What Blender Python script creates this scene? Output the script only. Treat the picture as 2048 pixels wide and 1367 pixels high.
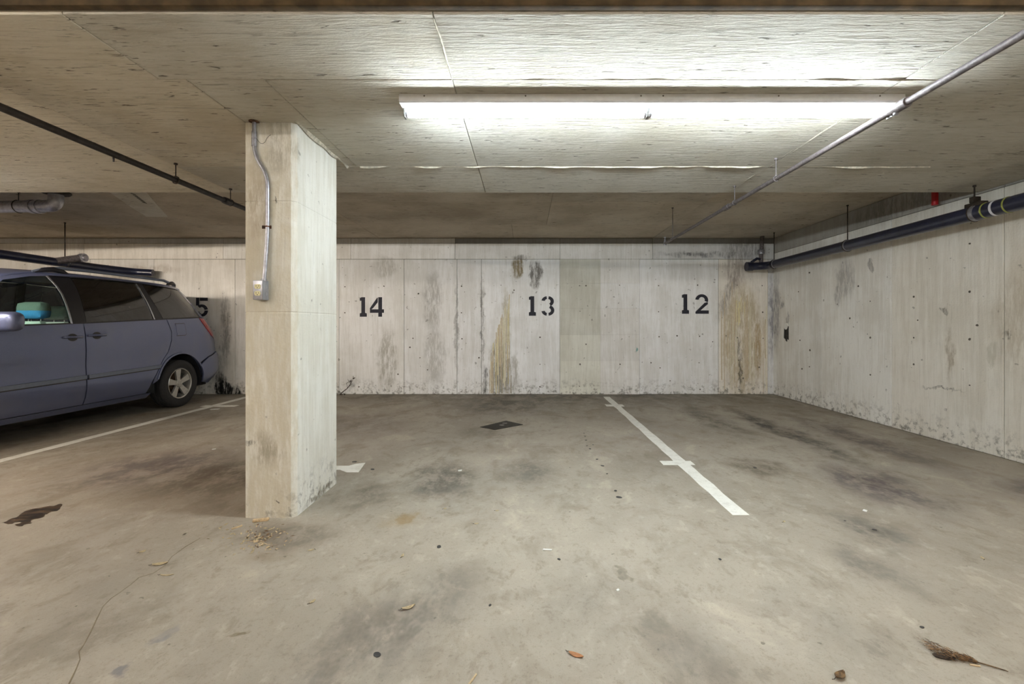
import bpy, bmesh, math, random
from mathutils import Vector, Matrix, Euler, noise

for o in list(bpy.data.objects):
    bpy.data.objects.remove(o, do_unlink=True)
SC = bpy.context.scene
COL = SC.collection
random.seed(7)

# ------------------------------------------------------------------ camera, world, exposure
CAM_H = 1.19            # eye height
FOC = 890.0             # focal length in pixels of the 2048 wide frame
VX, VY = 1050.0, 650.0  # where the depth lines of the garage meet in the photograph
cam = bpy.data.cameras.new('camera')
cam.sensor_width = 36.0
cam.lens = FOC / 2048 * 36.0
cam.shift_x = -(VX - 1024) / 2048
cam.shift_y = -(683.5 - VY) / 2048
cam.clip_start = 0.05
co = bpy.data.objects.new('camera', cam)
co.location = (0, 0, CAM_H)
co.rotation_euler = (math.pi / 2, 0, 0)
COL.objects.link(co)
SC.camera = co

world = bpy.data.worlds.new('world')
SC.world = world
world.use_nodes = True
world.node_tree.nodes['Background'].inputs[0].default_value = (0.5, 0.55, 0.6, 1)
world.node_tree.nodes['Background'].inputs[1].default_value = 0.05
vs = SC.view_settings
vs.view_transform = 'Standard'
vs.look = 'None'
vs.gamma = 1.0
vs.use_curve_mapping = False
vs.exposure = 1.42
SC.cycles.adaptive_threshold = 0.04
SC.cycles.use_light_tree = False
SC.cycles.max_bounces = 6
SC.cycles.glossy_bounces = 3
SC.cycles.transparent_max_bounces = 8
SC.cycles.caustics_reflective = False
SC.cycles.caustics_refractive = False
TUBE_MAIN = 80.0        # radiance of the cool tubes over the stalls
TUBE_BAY = 180.0        # the neighbouring bay, over the van
TUBE_AISLE = 48.0       # warm fill tubes added over the aisle

# main dimensions of the place (metres, camera foot at the origin, +y into the stalls)
YB = 7.67               # back wall
XR = 4.277              # right wall
XL = -12.0
YF = -7.0
ZS = 2.442              # soffit of the wide beam
ZC = 2.69               # slab ceiling
BY0, BY1 = 1.79, 4.205  # beam from / to

def fp(x, y, z=0.0):
    """point on the horizontal plane z that the photograph shows at pixel x, y"""
    d = FOC * (CAM_H - z) / (y - VY)
    return Vector(((x - VX) * d / FOC, d, z))

# ------------------------------------------------------------------ colour and node helpers
def lin(r, g, b):
    def f(c):
        c /= 255.0
        return c / 12.92 if c <= 0.04045 else ((c + 0.055) / 1.055) ** 2.4
    return (f(r), f(g), f(b), 1.0)

class NT:
    def __init__(self, name):
        self.m = bpy.data.materials.new(name)
        self.m.use_nodes = True
        self.t = self.m.node_tree
        self.b = self.t.nodes['Principled BSDF']
    def n(self, kind, ins=None, **props):
        nd = self.t.nodes.new(kind)
        for k, v in props.items():
            setattr(nd, k, v)
        for k, v in (ins or {}).items():
            self.put(nd.inputs[k], v)
        return nd
    def put(self, sock, v):
        if isinstance(v, bpy.types.NodeSocket):
            self.t.links.new(v, sock)
        else:
            sock.default_value = v
    def set(self, **kw):
        for k, v in kw.items():
            self.put(self.b.inputs[k.replace('_', ' ')], v)
    def pos(self):
        return self.n('ShaderNodeNewGeometry').outputs['Position']
    def mapping(self, vec, scale=(1, 1, 1), loc=(0, 0, 0), rot=(0, 0, 0), kind='POINT'):
        return self.n('ShaderNodeMapping', {0: vec, 1: loc, 2: rot, 3: scale}, vector_type=kind).outputs[0]
    def noise(self, vec, scale, detail=4, rough=0.6, dist=0.0):
        return self.n('ShaderNodeTexNoise', {'Vector': vec, 'Scale': scale, 'Detail': min(detail, 4),
                                            'Roughness': rough, 'Distortion': dist}).outputs['Fac']
    def rng(self, v, a, b, c=0.0, d=1.0, smooth=True):
        return self.n('ShaderNodeMapRange', {0: v, 1: a, 2: b, 3: c, 4: d},
                      interpolation_type='SMOOTHSTEP' if smooth else 'LINEAR').outputs[0]
    def math(self, op, a, b=0.0):
        return self.n('ShaderNodeMath', {0: a, 1: b}, operation=op).outputs[0]
    def mix(self, fac, a, b, mode='MIX'):
        nd = self.n('ShaderNodeMix', data_type='RGBA', blend_type=mode)
        self.put(nd.inputs[0], fac); self.put(nd.inputs[6], a); self.put(nd.inputs[7], b)
        return nd.outputs[2]
    def bump(self, h, strength=0.3, dist=0.01, normal=None):
        ins = {'Height': h, 'Strength': strength, 'Distance': dist}
        if normal is not None:
            ins['Normal'] = normal
        return self.n('ShaderNodeBump', ins).outputs[0]
    def blob(self, col, vec, loc, rad, colour, strength, soft=0.6, rot=(0, 0, 0), tex=None):
        """one stain or painted shade: an ellipsoid region with its own colour, edge broken by noise in vec"""
        q = self.mapping(vec, rad, loc, rot, 'TEXTURE')
        ln = self.n('ShaderNodeVectorMath', {0: q}, operation='LENGTH').outputs['Value']
        f = self.rng(ln, 1.0, 1.0 - soft, 0.0, strength)
        if tex is not None:
            f = self.math('MULTIPLY', f, tex)
        return self.mix(f, col, colour)

def plain(name, col, rough=0.6, metal=0.0, coat=0.0, var=0.12, scale=25.0, bump=0.0, spec=0.5):
    a = NT(name)
    p = a.n('ShaderNodeTexCoord').outputs['Object']
    nz = a.noise(p, scale, 3)
    c2 = tuple(c * (1 - var * 2) for c in col[:3]) + (1,)
    a.set(Base_Color=a.mix(a.rng(nz, 0.3, 0.75), c2, col), Roughness=rough, Metallic=metal,
          Coat_Weight=coat, Specular_IOR_Level=spec)
    if bump:
        a.set(Normal=a.bump(nz, bump, 0.004))
    return a.m

def warp(a, amount, scale, p=None):
    p = p or a.pos()
    nz = a.n('ShaderNodeTexNoise', {'Vector': p, 'Scale': scale, 'Detail': 5.0, 'Roughness': 0.62}).outputs['Color']
    d = a.n('ShaderNodeVectorMath', {0: nz, 1: (0.5, 0.5, 0.5)}, operation='SUBTRACT').outputs[0]
    d = a.n('ShaderNodeVectorMath', {0: d, 3: amount}, operation='SCALE').outputs[0]
    return a.n('ShaderNodeVectorMath', {0: p, 1: d}, operation='ADD').outputs[0]

# ------------------------------------------------------------------ concrete materials
def wall_material(name, light, dark, blobs=()):
    a = NT(name)
    p = a.pos()
    tint = a.n('ShaderNodeObjectInfo').outputs['Color']
    big = a.noise(p, 1.3, 6, 0.65)
    streak = a.noise(a.mapping(p, (9, 9, 0.7)), 1.6, 5, 0.7)
    fstreak = a.noise(a.mapping(p, (45, 45, 2.2)), 1.5, 4, 0.7)
    fine = a.noise(p, 55, 4, 0.7)
    f = a.math('ADD', a.math('MULTIPLY', big, 0.55), a.math('MULTIPLY', streak, 0.45))
    c = a.mix(a.rng(f, 0.40, 0.60), dark, light)
    c = a.mix(a.rng(fstreak, 0.50, 0.72, 0.0, 0.30), c, lin(176, 172, 162))
    c = a.mix(a.rng(fine, 0.55, 0.8, 0.0, 0.25), c, lin(150, 146, 136))
    pit = a.noise(p, 17, 2, 0.5)
    c = a.mix(a.rng(pit, 0.70, 0.77, 0.0, 0.55), c, lin(92, 88, 80))
    c = a.mix(1.0, c, tint, 'MULTIPLY')
    # damp line just above the floor, broken by noise
    sep = a.n('ShaderNodeSeparateXYZ', {0: p}).outputs[2]
    low = a.math('MULTIPLY', a.rng(sep, 0.34, 0.0), a.rng(a.noise(p, 14, 5, 0.75), 0.48, 0.66))
    c = a.mix(a.math('MULTIPLY', low, 0.75), c, lin(84, 78, 66))
    w = warp(a, 0.24, 6.0, p)
    brk = a.rng(a.noise(a.mapping(p, (13, 13, 2.6)), 2.0, 6, 0.78), 0.34, 0.60, 0.12, 1.0)
    for bl in blobs:
        c = a.blob(c, w, bl[0], bl[1], bl[2], bl[3], bl[4] if len(bl) > 4 else 0.7,
                   (0, bl[5] if len(bl) > 5 else 0, 0), brk)
    h = a.math('ADD', a.math('MULTIPLY', fstreak, 0.6), fine)
    a.set(Base_Color=c, Roughness=0.9, Specular_IOR_Level=0.25, Normal=a.bump(h, 0.35, 0.006))
    return a.m

def soffit_material(name, light, dark):
    a = NT(name)
    p = a.pos()
    tint = a.n('ShaderNodeObjectInfo').outputs['Color']
    big = a.noise(p, 1.1, 5, 0.6)
    grain = a.noise(a.mapping(p, (2.2, 26, 26)), 1.6, 6, 0.72, 0.4)
    fine = a.noise(a.mapping(p, (14, 90, 90)), 1.2, 4, 0.7)
    f = a.math('ADD', a.math('MULTIPLY', big, 0.6), a.math('MULTIPLY', grain, 0.4))
    c = a.mix(a.rng(f, 0.38, 0.6), dark, light)
    c = a.mix(a.rng(grain, 0.565, 0.67, 0.0, 0.5), c, lin(112, 104, 88))
    pit = a.noise(a.mapping(p, (5, 22, 22)), 1.7, 3, 0.55)
    c = a.mix(a.rng(pit, 0.655, 0.72, 0.0, 0.75), c, lin(74, 66, 54))
    dash = a.noise(a.mapping(p, (7, 60, 60)), 1.3, 3, 0.6)
    patchy = a.rng(a.noise(p, 1.7, 3, 0.6), 0.42, 0.62)
    c = a.mix(a.math('MULTIPLY', a.rng(dash, 0.60, 0.68, 0.0, 0.7), patchy), c, lin(92, 84, 70))
    c = a.mix(a.rng(fine, 0.58, 0.78, 0.0, 0.3), c, lin(96, 90, 78))
    c = a.mix(1.0, c, tint, 'MULTIPLY')
    h = a.math('ADD', a.math('MULTIPLY', grain, 1.0), a.math('MULTIPLY', fine, 0.5))
    h = a.math('SUBTRACT', h, a.rng(pit, 0.68, 0.76))
    a.set(Base_Color=c, Roughness=0.92, Specular_IOR_Level=0.2, Normal=a.bump(h, 0.8, 0.014))
    return a.m

def floor_material():
    a = NT('floor_concrete')
    p = a.pos()
    big = a.noise(p, 0.55, 6, 0.62, 0.6)
    med = a.noise(a.mapping(p, (1, 0.75, 1)), 2.6, 7, 0.7, 0.5)
    fine = a.noise(p, 42, 4, 0.72)
    grit = a.noise(p, 160, 2, 0.6)
    c = a.mix(a.rng(big, 0.36, 0.64), lin(166, 160, 148), lin(184, 179, 167))
    c = a.mix(a.rng(med, 0.50, 0.66, 0.0, 0.6), c, lin(144, 137, 124))
    c = a.mix(a.rng(med, 0.42, 0.30, 0.0, 0.5), c, lin(203, 197, 182))
    c = a.mix(a.rng(fine, 0.52, 0.74, 0.0, 0.42), c, lin(112, 104, 90))
    m2 = a.noise(a.mapping(p, (1, .7, 1)), 9.0, 6, 0.75, 0.3)
    c = a.mix(a.rng(m2, 0.54, 0.68, 0.0, 0.45), c, lin(128, 120, 106))
    c = a.mix(a.rng(m2, 0.44, 0.32, 0.0, 0.35), c, lin(206, 200, 186))
    c = a.mix(a.rng(grit, 0.56, 0.76, 0.0, 0.34), c, lin(84, 78, 68))
    speck = a.noise(p, 23, 2, 0.5)
    c = a.mix(a.rng(speck, 0.725, 0.77, 0.0, 0.6), c, lin(80, 74, 66))
    w = warp(a, 0.42, 2.4, p)
    tex = a.rng(a.noise(a.mapping(p, (1, .6, 1)), 4.5, 8, 0.78), 0.36, 0.60, 0.25, 1.0)
    G1, G2, PU, BR = lin(98, 94, 86), lin(116, 112, 104), lin(98, 88, 88), lin(92, 80, 62)
    DK = lin(72, 68, 64)
    def st(x, y, hw, hh, col, s, soft=0.75, rot=0.0):
        nonlocal c
        q = fp(x, y)
        y0, y1 = fp(x, y + hh).y, fp(x, max(y - hh, 782)).y
        rx = hw * q.y / FOC
        ry = (y1 - y0) / 2
        c = a.blob(c, w, (q.x, (y0 + y1) / 2, 0), (rx, ry, 5), col, s, soft, (0, 0, rot), tex)
    def stw(x, y, rx, ry, col, s, soft=0.75, rot=0.0):
        nonlocal c
        c = a.blob(c, w, (x, y, 0), (rx, ry, 5), col, s, soft, (0, 0, rot), tex)
    # grime swept against the back wall, tyre tracks in the stalls, oil under the parked engines
    stw(0.5, 7.6, 7.0, 1.35, DK, 0.62, 0.9)
    stw(-0.2, 6.6, 1.2, 1.0, DK, 0.35)
    stw(2.9, 5.0, 0.22, 1.9, DK, 0.9)
    stw(2.35, 5.6, 0.28, 1.3, G1, 0.8)
    stw(2.62, 3.3, 0.42, 0.75, PU, 0.95)
    stw(3.5, 4.7, 0.30, 1.6, PU, 0.8)
    stw(3.75, 3.1, 0.5, 0.5, PU, 0.95)
    stw(1.95, 3.75, 0.35, 0.35, BR, 0.8)
    stw(1.98, 2.55, 0.24, 0.30, G1, 0.9)
    stw(1.72, 2.2, 0.18, 0.3, G1, 0.6)
    st(880, 965, 105, 50, G1, 0.95)
    st(1050, 945, 85, 34, G1, 0.75)
    st(1300, 925, 90, 30, BR, 0.25)
    st(950, 865, 60, 16, G1, 0.4)
    st(1000, 815, 120, 24, DK, 0.35)
    stw(-3.1, 3.7, 0.9, 0.75, PU, 0.8)
    stw(-2.35, 3.5, 0.75, 0.65, BR, 0.75)
    stw(-2.1, 5.3, 1.2, 1.0, PU, 0.4)
    stw(-4.0, 4.6, 0.5, 1.4, BR, 0.35)
    stw(-5.9, 5.3, 0.7, 2.6, DK, 0.5)  # darker floor along the length of the van
    st(570, 1075, 150, 34, lin(104, 94, 80), 0.75)
    st(715, 1000, 70, 48, lin(104, 96, 80), 0.7)
    st(450, 1015, 150, 26, lin(120, 110, 98), 0.45)  # brown-grey tone on the floor left of the column
    st(800, 1040, 60, 20, lin(150, 132, 98), 0.35)
    st(520, 1115, 90, 22, lin(128, 112, 86), 0.4)
    stw(-0.55, 1.75, 0.32, 0.8, G2, 0.85, 0.9, -0.55)
    stw(0.25, 1.9, 0.35, 0.5, G2, 0.35, 0.9)
    stw(0.62, 1.62, 0.22, 0.3, G2, 0.5)
    stw(1.2, 1.7, 0.35, 0.5, G2, 0.3, 0.9, 0.4)
    stw(-1.9, 1.9, 0.5, 0.5, G2, 0.2, 0.9)
    # paint smudges and small spots
    st(322, 1263, 26, 22, lin(132, 134, 142), 0.75, 0.5)
    st(240, 1338, 26, 15, lin(120, 120, 128), 0.8, 0.5)
    st(473, 1257, 24, 9, lin(110, 95, 66), 0.85, 0.4)
    st(1253, 1150, 20, 10, lin(112, 106, 92), 0.8, 0.4)
    st(1310, 1235, 34, 22, lin(120, 116, 104), 0.5, 0.6)
    st(820, 1035, 16, 10, lin(146, 122, 76), 0.6, 0.5)
    c = a.mix(1.0, c, (0.75, 0.71, 0.675, 1), 'MULTIPLY')
    h = a.math('ADD', fine, a.math('MULTIPLY', med, 1.2))
    rough = a.rng(med, 0.3, 0.7, 0.62, 0.85)
    a.set(Base_Color=c, Roughness=rough, Specular_IOR_Level=0.35, Normal=a.bump(h, 0.22, 0.006))
    return a.m

GREY, DARKST, YEL = lin(112, 110, 104), lin(52, 48, 44), lin(206, 188, 112)
def bw(x, y):
    return Vector(((x - VX) * YB / FOC, YB, CAM_H + (VY - y) * YB / FOC))
S = YB / FOC
def bst(x, y, hw, hh, col, s, soft=0.6, rot=0.0):
    return (tuple(bw(x, y)), (hw * S, 0.6, hh * S), col, s, soft, rot)
back_blobs = [
    bst(1035, 536, 15, 24, lin(136, 122, 92), 0.95, 0.4),
    bst(1072, 548, 15, 32, lin(112, 108, 104), 0.95, 0.4),
    bst(1044, 516, 22, 7, lin(96, 90, 80), 0.7),
    bst(775, 720, 24, 70, lin(150, 146, 132), 0.7, 0.5), bst(865, 600, 26, 75, lin(146, 144, 138), 0.6, 0.6),
    bst(870, 710, 28, 80, lin(148, 146, 140), 0.55, 0.6), bst(770, 535, 30, 30, lin(152, 148, 136), 0.5),
    bst(1000, 735, 26, 62, lin(128, 120, 96), 0.85, 0.5), bst(970, 760, 8, 34, DARKST, 0.85, 0.5),
    bst(1012, 640, 10, 80, lin(166, 158, 128), 0.6, 0.6), bst(1030, 745, 10, 50, lin(146, 142, 128), 0.6),
    bst(1485, 680, 48, 130, lin(182, 168, 136), 0.8, 0.35), bst(1455, 590, 14, 70, lin(128, 120, 112), 0.65, 0.7, 0.35),
    bst(1470, 540, 30, 50, lin(150, 136, 126), 0.6), bst(1478, 700, 7, 30, lin(110, 108, 112), 0.6),
    bst(1480, 750, 5, 50, DARKST, 0.7, 0.7), bst(1515, 700, 8, 90, lin(166, 140, 100), 0.6),
    bst(1545, 640, 9, 130, lin(92, 88, 100), 0.7, 0.8),
    bst(1400, 508, 110, 7, lin(70, 66, 70), 0.75, 0.8),  # shadow streak on the upper wall, painted in
    bst(1490, 500, 60, 22, lin(110, 104, 100), 0.6),
    bst(441, 770, 14, 30, lin(12, 12, 12), 1.0, 0.3), bst(458, 783, 30, 15, lin(12, 12, 12), 1.0, 0.3), bst(450, 780, 26, 20, lin(12, 12, 12), 1.0, 0.3),
    bst(450, 660, 14, 100, lin(128, 124, 118), 0.75, 0.7), bst(430, 735, 26, 40, lin(142, 138, 130), 0.5),
    bst(1274, 697, 6, 5, lin(92, 150, 146), 0.9, 0.5), bst(965, 640, 5, 130, lin(120, 118, 116), 0.7, 0.7),
    bst(913, 650, 5, 130, lin(134, 132, 132), 0.6, 0.7), bst(300, 540, 80, 12, lin(166, 150, 130), 0.4),
]
def rw(x, y):
    d = FOC * XR / (x - VX)
    return Vector((XR, d, CAM_H + (VY - y) * d / FOC))
def rst(x, y, ry, rz, col, s, soft=0.6):
    return (tuple(rw(x, y)), (0.6, ry, rz), col, s, soft)
right_blobs = [
    rst(1552, 620, 0.16, 0.9, lin(86, 84, 96), 0.75, 0.85), rst(1564, 608, 0.07, 0.10, lin(60, 58, 66), 0.75, 0.7),
    rst(1575, 640, 0.06, 0.16, lin(70, 70, 74), 0.7, 0.7), rst(1690, 560, 0.22, 0.35, lin(140, 138, 136), 0.6),
    rst(1675, 590, 0.07, 0.2, lin(130, 130, 130), 0.5), rst(2010, 675, 0.035, 0.05, lin(52, 52, 56), 0.98, 0.7),
    rst(1900, 710, 0.06, 0.32, lin(142, 128, 104), 0.6), rst(1890, 620, 0.05, 0.05, lin(112, 106, 96), 0.8, 0.4),
    rst(1985, 712, 0.07, 0.12, lin(196, 192, 178), 0.7, 0.3), rst(1742, 530, 0.06, 0.10, lin(120, 116, 112), 0.7, 0.3),
    rst(1885, 775, 0.28, 0.02, lin(104, 100, 92), 0.7, 0.6), rst(2040, 640, 0.3, 0.6, lin(168, 154, 132), 0.45),
    rst(1800, 410, 1.3, 0.22, lin(60, 56, 58), 0.45, 0.8),
]
M_BACK = wall_material('back_wall_concrete', lin(240, 240, 240), lin(224, 223, 220), back_blobs)
M_RIGHT = wall_material('right_wall_concrete', lin(236, 235, 230), lin(220, 217, 209), right_blobs)
M_WALL = wall_material('plain_wall_concrete', lin(214, 208, 196), lin(190, 182, 166))
M_COLUMN = wall_material('column_concrete', lin(232, 231, 224), lin(216, 213, 202), [
    ((-1.6, 2.70, 1.2), (3.0, 0.11, 4.0), lin(204, 198, 180), 0.85, 0.55),
    ((-1.6, 2.75, 0.42), (0.14, 0.3, 0.16), lin(140, 132, 114), 0.6),
    ((-1.7, 2.75, 0.46), (0.03, 0.3, 0.02), lin(70, 66, 60), 0.85, 0.5),
    ((-1.55, 2.75, 0.12), (0.02, 0.3, 0.015), lin(60, 56, 50), 0.85, 0.5),
    ((-1.66, 2.75, 1.9), (0.10, 0.3, 0.3), lin(160, 148, 128), 0.6),
    ((-1.52, 2.75, 2.3), (0.14, 0.3, 0.22), lin(150, 148, 138), 0.6),
    ((-1.55, 2.75, 1.95), (0.012, 0.3, 0.03), lin(96, 92, 82), 0.9, 0.4),
    ((-1.42, 3.1, 0.03), (0.3, 0.3, 0.05), lin(110, 100, 80), 0.8)])
M_SOFFIT = soffit_material('soffit_concrete', lin(198, 195, 186), lin(174, 168, 154))
M_SLAB = soffit_material('slab_concrete', lin(196, 188, 174), lin(168, 158, 142))
M_FLOOR = floor_material()

# ------------------------------------------------------------------ other materials
M_JOINT = plain('joint_grey', lin(112, 106, 94), 0.95)  # grey backing concrete that shows in the panel joints
M_MORTAR = plain('mortar_fin', lin(208, 200, 182), 0.95, var=0.25, scale=30, bump=0.6)
M_BLACKPAINT = plain('black_stencil_paint', lin(44, 44, 58), 0.7, var=0.3, scale=60)
M_TIE = plain('tie_hole_grime', lin(118, 112, 102), 0.95, var=0.3)
M_EDGESHADE = plain('dark_edge_shade', lin(62, 48, 30), 0.9, var=0.35, scale=9, bump=0.4)
M_EDGESHADE2 = plain('brown_edge_shade', lin(96, 78, 52), 0.9, var=0.3, scale=9, bump=0.4)
M_WHITEENAMEL = plain('white_enamel', lin(240, 242, 246), 0.45, var=0.04)
M_SOCKET = plain('lamp_socket_plastic', lin(150, 148, 144), 0.6, var=0.35, scale=60)
M_GALV = plain('galvanised_steel', lin(178, 178, 186), 0.38, 0.75, var=0.15, scale=40)
M_STEELPIPE = plain('weathered_steel_pipe', lin(118, 110, 110), 0.6, 0.3, var=0.25, scale=45, bump=0.2)
M_BLACKPIPE = plain('black_iron_pipe', lin(58, 52, 50), 0.45, 0.3, var=0.2, scale=30)
M_NAVYPIPE = plain('navy_black_plastic_pipe', lin(38, 42, 66), 0.32, 0.0, coat=0.3, var=0.2, scale=12)
M_BRONZE = plain('dark_flange_iron', lin(62, 52, 42), 0.7, 0.3, var=0.3)
M_RUST = plain('rusty_bracket', lin(112, 74, 50), 0.8, 0.2, var=0.4)
M_RED = plain('red_painted_pipe', lin(176, 20, 28), 0.5, var=0.1)
M_YELTAG = plain('yellow_green_tie', lin(160, 166, 84), 0.5)
M_WHITETAG = plain('white_tie_label', lin(226, 226, 232), 0.5, var=0.03)
M_IVORY = plain('ivory_plastic', lin(232, 224, 176), 0.4, var=0.04)
M_SLOT = plain('slot_dark', lin(36, 34, 30), 0.7)
M_BOX = plain('grey_cast_box', lin(156, 158, 164), 0.45, 0.5, var=0.12)
M_DRAIN = plain('dark_iron_plate', lin(58, 54, 46), 0.75, 0.3, var=0.25, scale=20, bump=0.4)
M_LEAFTAN = plain('dry_leaf_tan', lin(192, 172, 134), 0.8, var=0.25, scale=60)
M_LEAFORANGE = plain('dry_leaf_orange', lin(172, 116, 72), 0.7, var=0.2, scale=50)
M_LEAFBROWN = plain('dry_leaf_brown', lin(120, 92, 58), 0.85, var=0.35, scale=70)
M_WOODCHIP = plain('pale_wood', lin(206, 180, 142), 0.8, var=0.2, scale=60)
M_TWIG = plain('dark_twig', lin(66, 54, 44), 0.9, var=0.3)
M_PAPER = plain('white_paper', lin(232, 232, 228), 0.7, var=0.04)
M_GUM = plain('trodden_gum', lin(58, 56, 54), 0.8, var=0.25)

def line_material():
    a = NT('white_floor_paint')
    p = a.pos()
    w = a.noise(p, 11, 6, 0.75)
    g = a.noise(p, 60, 4, 0.7)
    c = a.mix(a.rng(w, 0.45, 0.7, 0.0, 0.5), lin(228, 226, 218), lin(186, 180, 168))
    c = a.mix(a.rng(g, 0.60, 0.72, 0.0, 0.6), c, lin(140, 133, 118))
    a.set(Base_Color=c, Roughness=0.75)
    return a.m
M_LINE = line_material()
def oil_material():
    a = NT('oily_wet_patch')
    p = a.pos()
    w = a.noise(a.mapping(p, (6, 16, 1)), 1.6, 5, 0.7)
    a.set(Base_Color=a.mix(a.rng(w, 0.4, 0.62), lin(44, 38, 32), lin(92, 74, 52)), Roughness=0.3)
    return a.m
M_OIL = oil_material()
M_CRACK = plain('floor_crack_dirt', lin(122, 108, 86), 0.95, var=0.15, scale=30)
M_STREAK_Y = plain('mineral_yellow', lin(232, 222, 176), 0.85, var=0.07, scale=40)
M_STREAK_C = plain('mineral_cream', lin(228, 222, 200), 0.85, var=0.07, scale=40)
M_STREAK_D = plain('mineral_dark', lin(176, 168, 152), 0.9, var=0.07, scale=40)
M_STREAK_O = plain('mineral_rust', lin(208, 192, 164), 0.9, var=0.07, scale=40)

def tube_light(name, col, strength):
    a = NT(name)
    a.set(Base_Color=(0.9, 0.9, 0.9, 1), Emission_Color=col, Emission_Strength=strength, Roughness=0.4)
    return a.m
M_TUBE = tube_light('cool_fluorescent', (0.86, 0.96, 1.0, 1), TUBE_MAIN)
M_TUBEBAY = tube_light('bay_fluorescent', (1.0, 0.88, 0.76, 1), TUBE_BAY)
M_TUBEFILL = tube_light('fill_fluorescent', (1.0, 0.91, 0.80, 1), TUBE_AISLE)

# vehicle materials
def paint():
    a = NT('slate_blue_metallic_paint')
    p = a.n('ShaderNodeTexCoord').outputs['Object']
    fl = a.noise(p, 900, 1, 0.5)
    du = a.noise(p, 3.0, 4, 0.6)
    c = a.mix(a.rng(fl, 0.3, 0.7), lin(84, 93, 128), lin(106, 115, 150))
    c = a.mix(a.rng(du, 0.4, 0.75, 0.0, 0.18), c, lin(120, 118, 118))
    a.set(Base_Color=c, Metallic=0.45, Roughness=0.34, Coat_Weight=0.8, Coat_Roughness=0.08)
    return a.m
M_PAINT = paint()
M_TRIMBLK = plain('black_trim', lin(30, 30, 36), 0.4, var=0.1)
M_SHELL = plain('dark_shell', lin(26, 26, 30), 0.8)
M_RUBBER = plain('tyre_rubber', lin(44, 43, 44), 0.75, var=0.15, scale=60, bump=0.1)
M_ALLOY = plain('silver_alloy', lin(196, 194, 188), 0.35, 0.6, var=0.08)
M_BRAKE = plain('rusty_brake', lin(120, 92, 66), 0.7, 0.4, var=0.3)
M_REDLENS = plain('red_lens', lin(206, 34, 40), 0.15, 0.0, coat=1.0, var=0.05)
M_CLEARLENS = plain('clear_lens', lin(200, 204, 208), 0.12, 0.2, coat=1.0, var=0.05)
M_SEAT = plain('pale_grey_cloth', lin(186, 200, 196), 0.9, var=0.08, scale=80)
M_HEADREST = plain('sage_grey_cloth', lin(104, 122, 116), 0.9, var=0.08, scale=80)
M_BLUEREFLECT = plain('blue_reflection', lin(52, 138, 204), 0.85, var=0.08, scale=80)
M_INTERIOR = plain('dark_green_grey_plastic', lin(74, 82, 76), 0.8)
M_RAIL = plain('grey_roof_rail', lin(112, 120, 138), 0.35, 0.4, var=0.06)
M_CHROME = plain('bright_window_trim', lin(186, 190, 200), 0.25, 0.8, var=0.03)
def glass(name, tint, mixf, rough=0.02):
    a = NT(name)
    t = a.n('ShaderNodeBsdfTransparent', {0: tint})
    g = a.n('ShaderNodeBsdfGlossy', {0: (1, 1, 1, 1), 1: rough})
    fr = a.n('ShaderNodeMath', {0: a.n('ShaderNodeLayerWeight', {0: 0.5}).outputs['Facing'], 1: 3.0}, operation='POWER')
    f = a.n('ShaderNodeMath', {0: fr.outputs[0], 1: 0.55, 2: mixf}, operation='MULTIPLY_ADD', use_clamp=True)
    mx = a.n('ShaderNodeMixShader', {0: f.outputs[0], 1: t.outputs[0], 2: g.outputs[0]})
    out = a.t.nodes['Material Output']
    a.t.links.new(mx.outputs[0], out.inputs[0])
    return a.m
M_GLASS = glass('clear_side_glass', (0.86, 0.95, 0.92, 1), 0.03)
M_PRIVACY = glass('dark_privacy_glass', (0.16, 0.16, 0.18, 1), 0.07)

# ------------------------------------------------------------------ mesh helpers
def mesh_obj(name, bm, mats, parent=None, smooth=None):
    me = bpy.data.meshes.new(name)
    bmesh.ops.recalc_face_normals(bm, faces=bm.faces)
    bm.to_mesh(me)
    bm.free()
    for m in (mats if isinstance(mats, (list, tuple)) else [mats]):
        me.materials.append(m)
    if smooth is not None:
        me.shade_smooth()
        me.set_sharp_from_angle(angle=math.radians(smooth))
    o = bpy.data.objects.new(name, me)
    COL.objects.link(o)
    if parent is not None:
        o.parent = parent
    return o

def empty(name, loc, label=None, cat=None, group=None, kind=None):
    o = bpy.data.objects.new(name, None)
    o.empty_display_size = 0.1
    o.location = loc
    COL.objects.link(o)
    tag(o, label, cat, group, kind)
    return o

def tag(o, label=None, cat=None, group=None, kind=None):
    for k, v in (('label', label), ('category', cat), ('group', group), ('kind', kind)):
        if v:
            o[k] = v
    return o

def box(bm, lo, hi, bev=0.0, mi=0):
    r = bmesh.ops.create_cube(bm, size=1.0)
    vs_ = r['verts']
    for v in vs_:
        v.co = Vector(((lo[i] + hi[i]) / 2 + v.co[i] * (hi[i] - lo[i])) for i in range(3))
    fs = list({f for v in vs_ for f in v.link_faces})
    for f in fs:
        f.material_index = mi
    if bev:
        es = list({e for v in vs_ for e in v.link_edges})
        bmesh.ops.bevel(bm, geom=es, offset=bev, segments=2, affect='EDGES', profile=0.6)
    return bm

def boxo(name, lo, hi, mat, parent=None, bev=0.0, off=None):
    """box object; coordinates are relative to parent"""
    bm = bmesh.new()
    box(bm, lo, hi, bev)
    return mesh_obj(name, bm, mat, parent, 40 if bev else None)

def rounded_path(pts, rad, n=5):
    pts = [Vector(p) for p in pts]
    out = [pts[0]]
    for i in range(1, len(pts) - 1):
        a, b, c = pts[i - 1], pts[i], pts[i + 1]
        l = min(rad, (a - b).length * 0.49, (c - b).length * 0.49)
        p, q = b + (a - b).normalized() * l, b + (c - b).normalized() * l
        for k in range(n + 1):
            t = k / n
            out.append((1 - t) ** 2 * p + 2 * t * (1 - t) * b + t * t * q)
    out.append(pts[-1])
    return out

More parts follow.
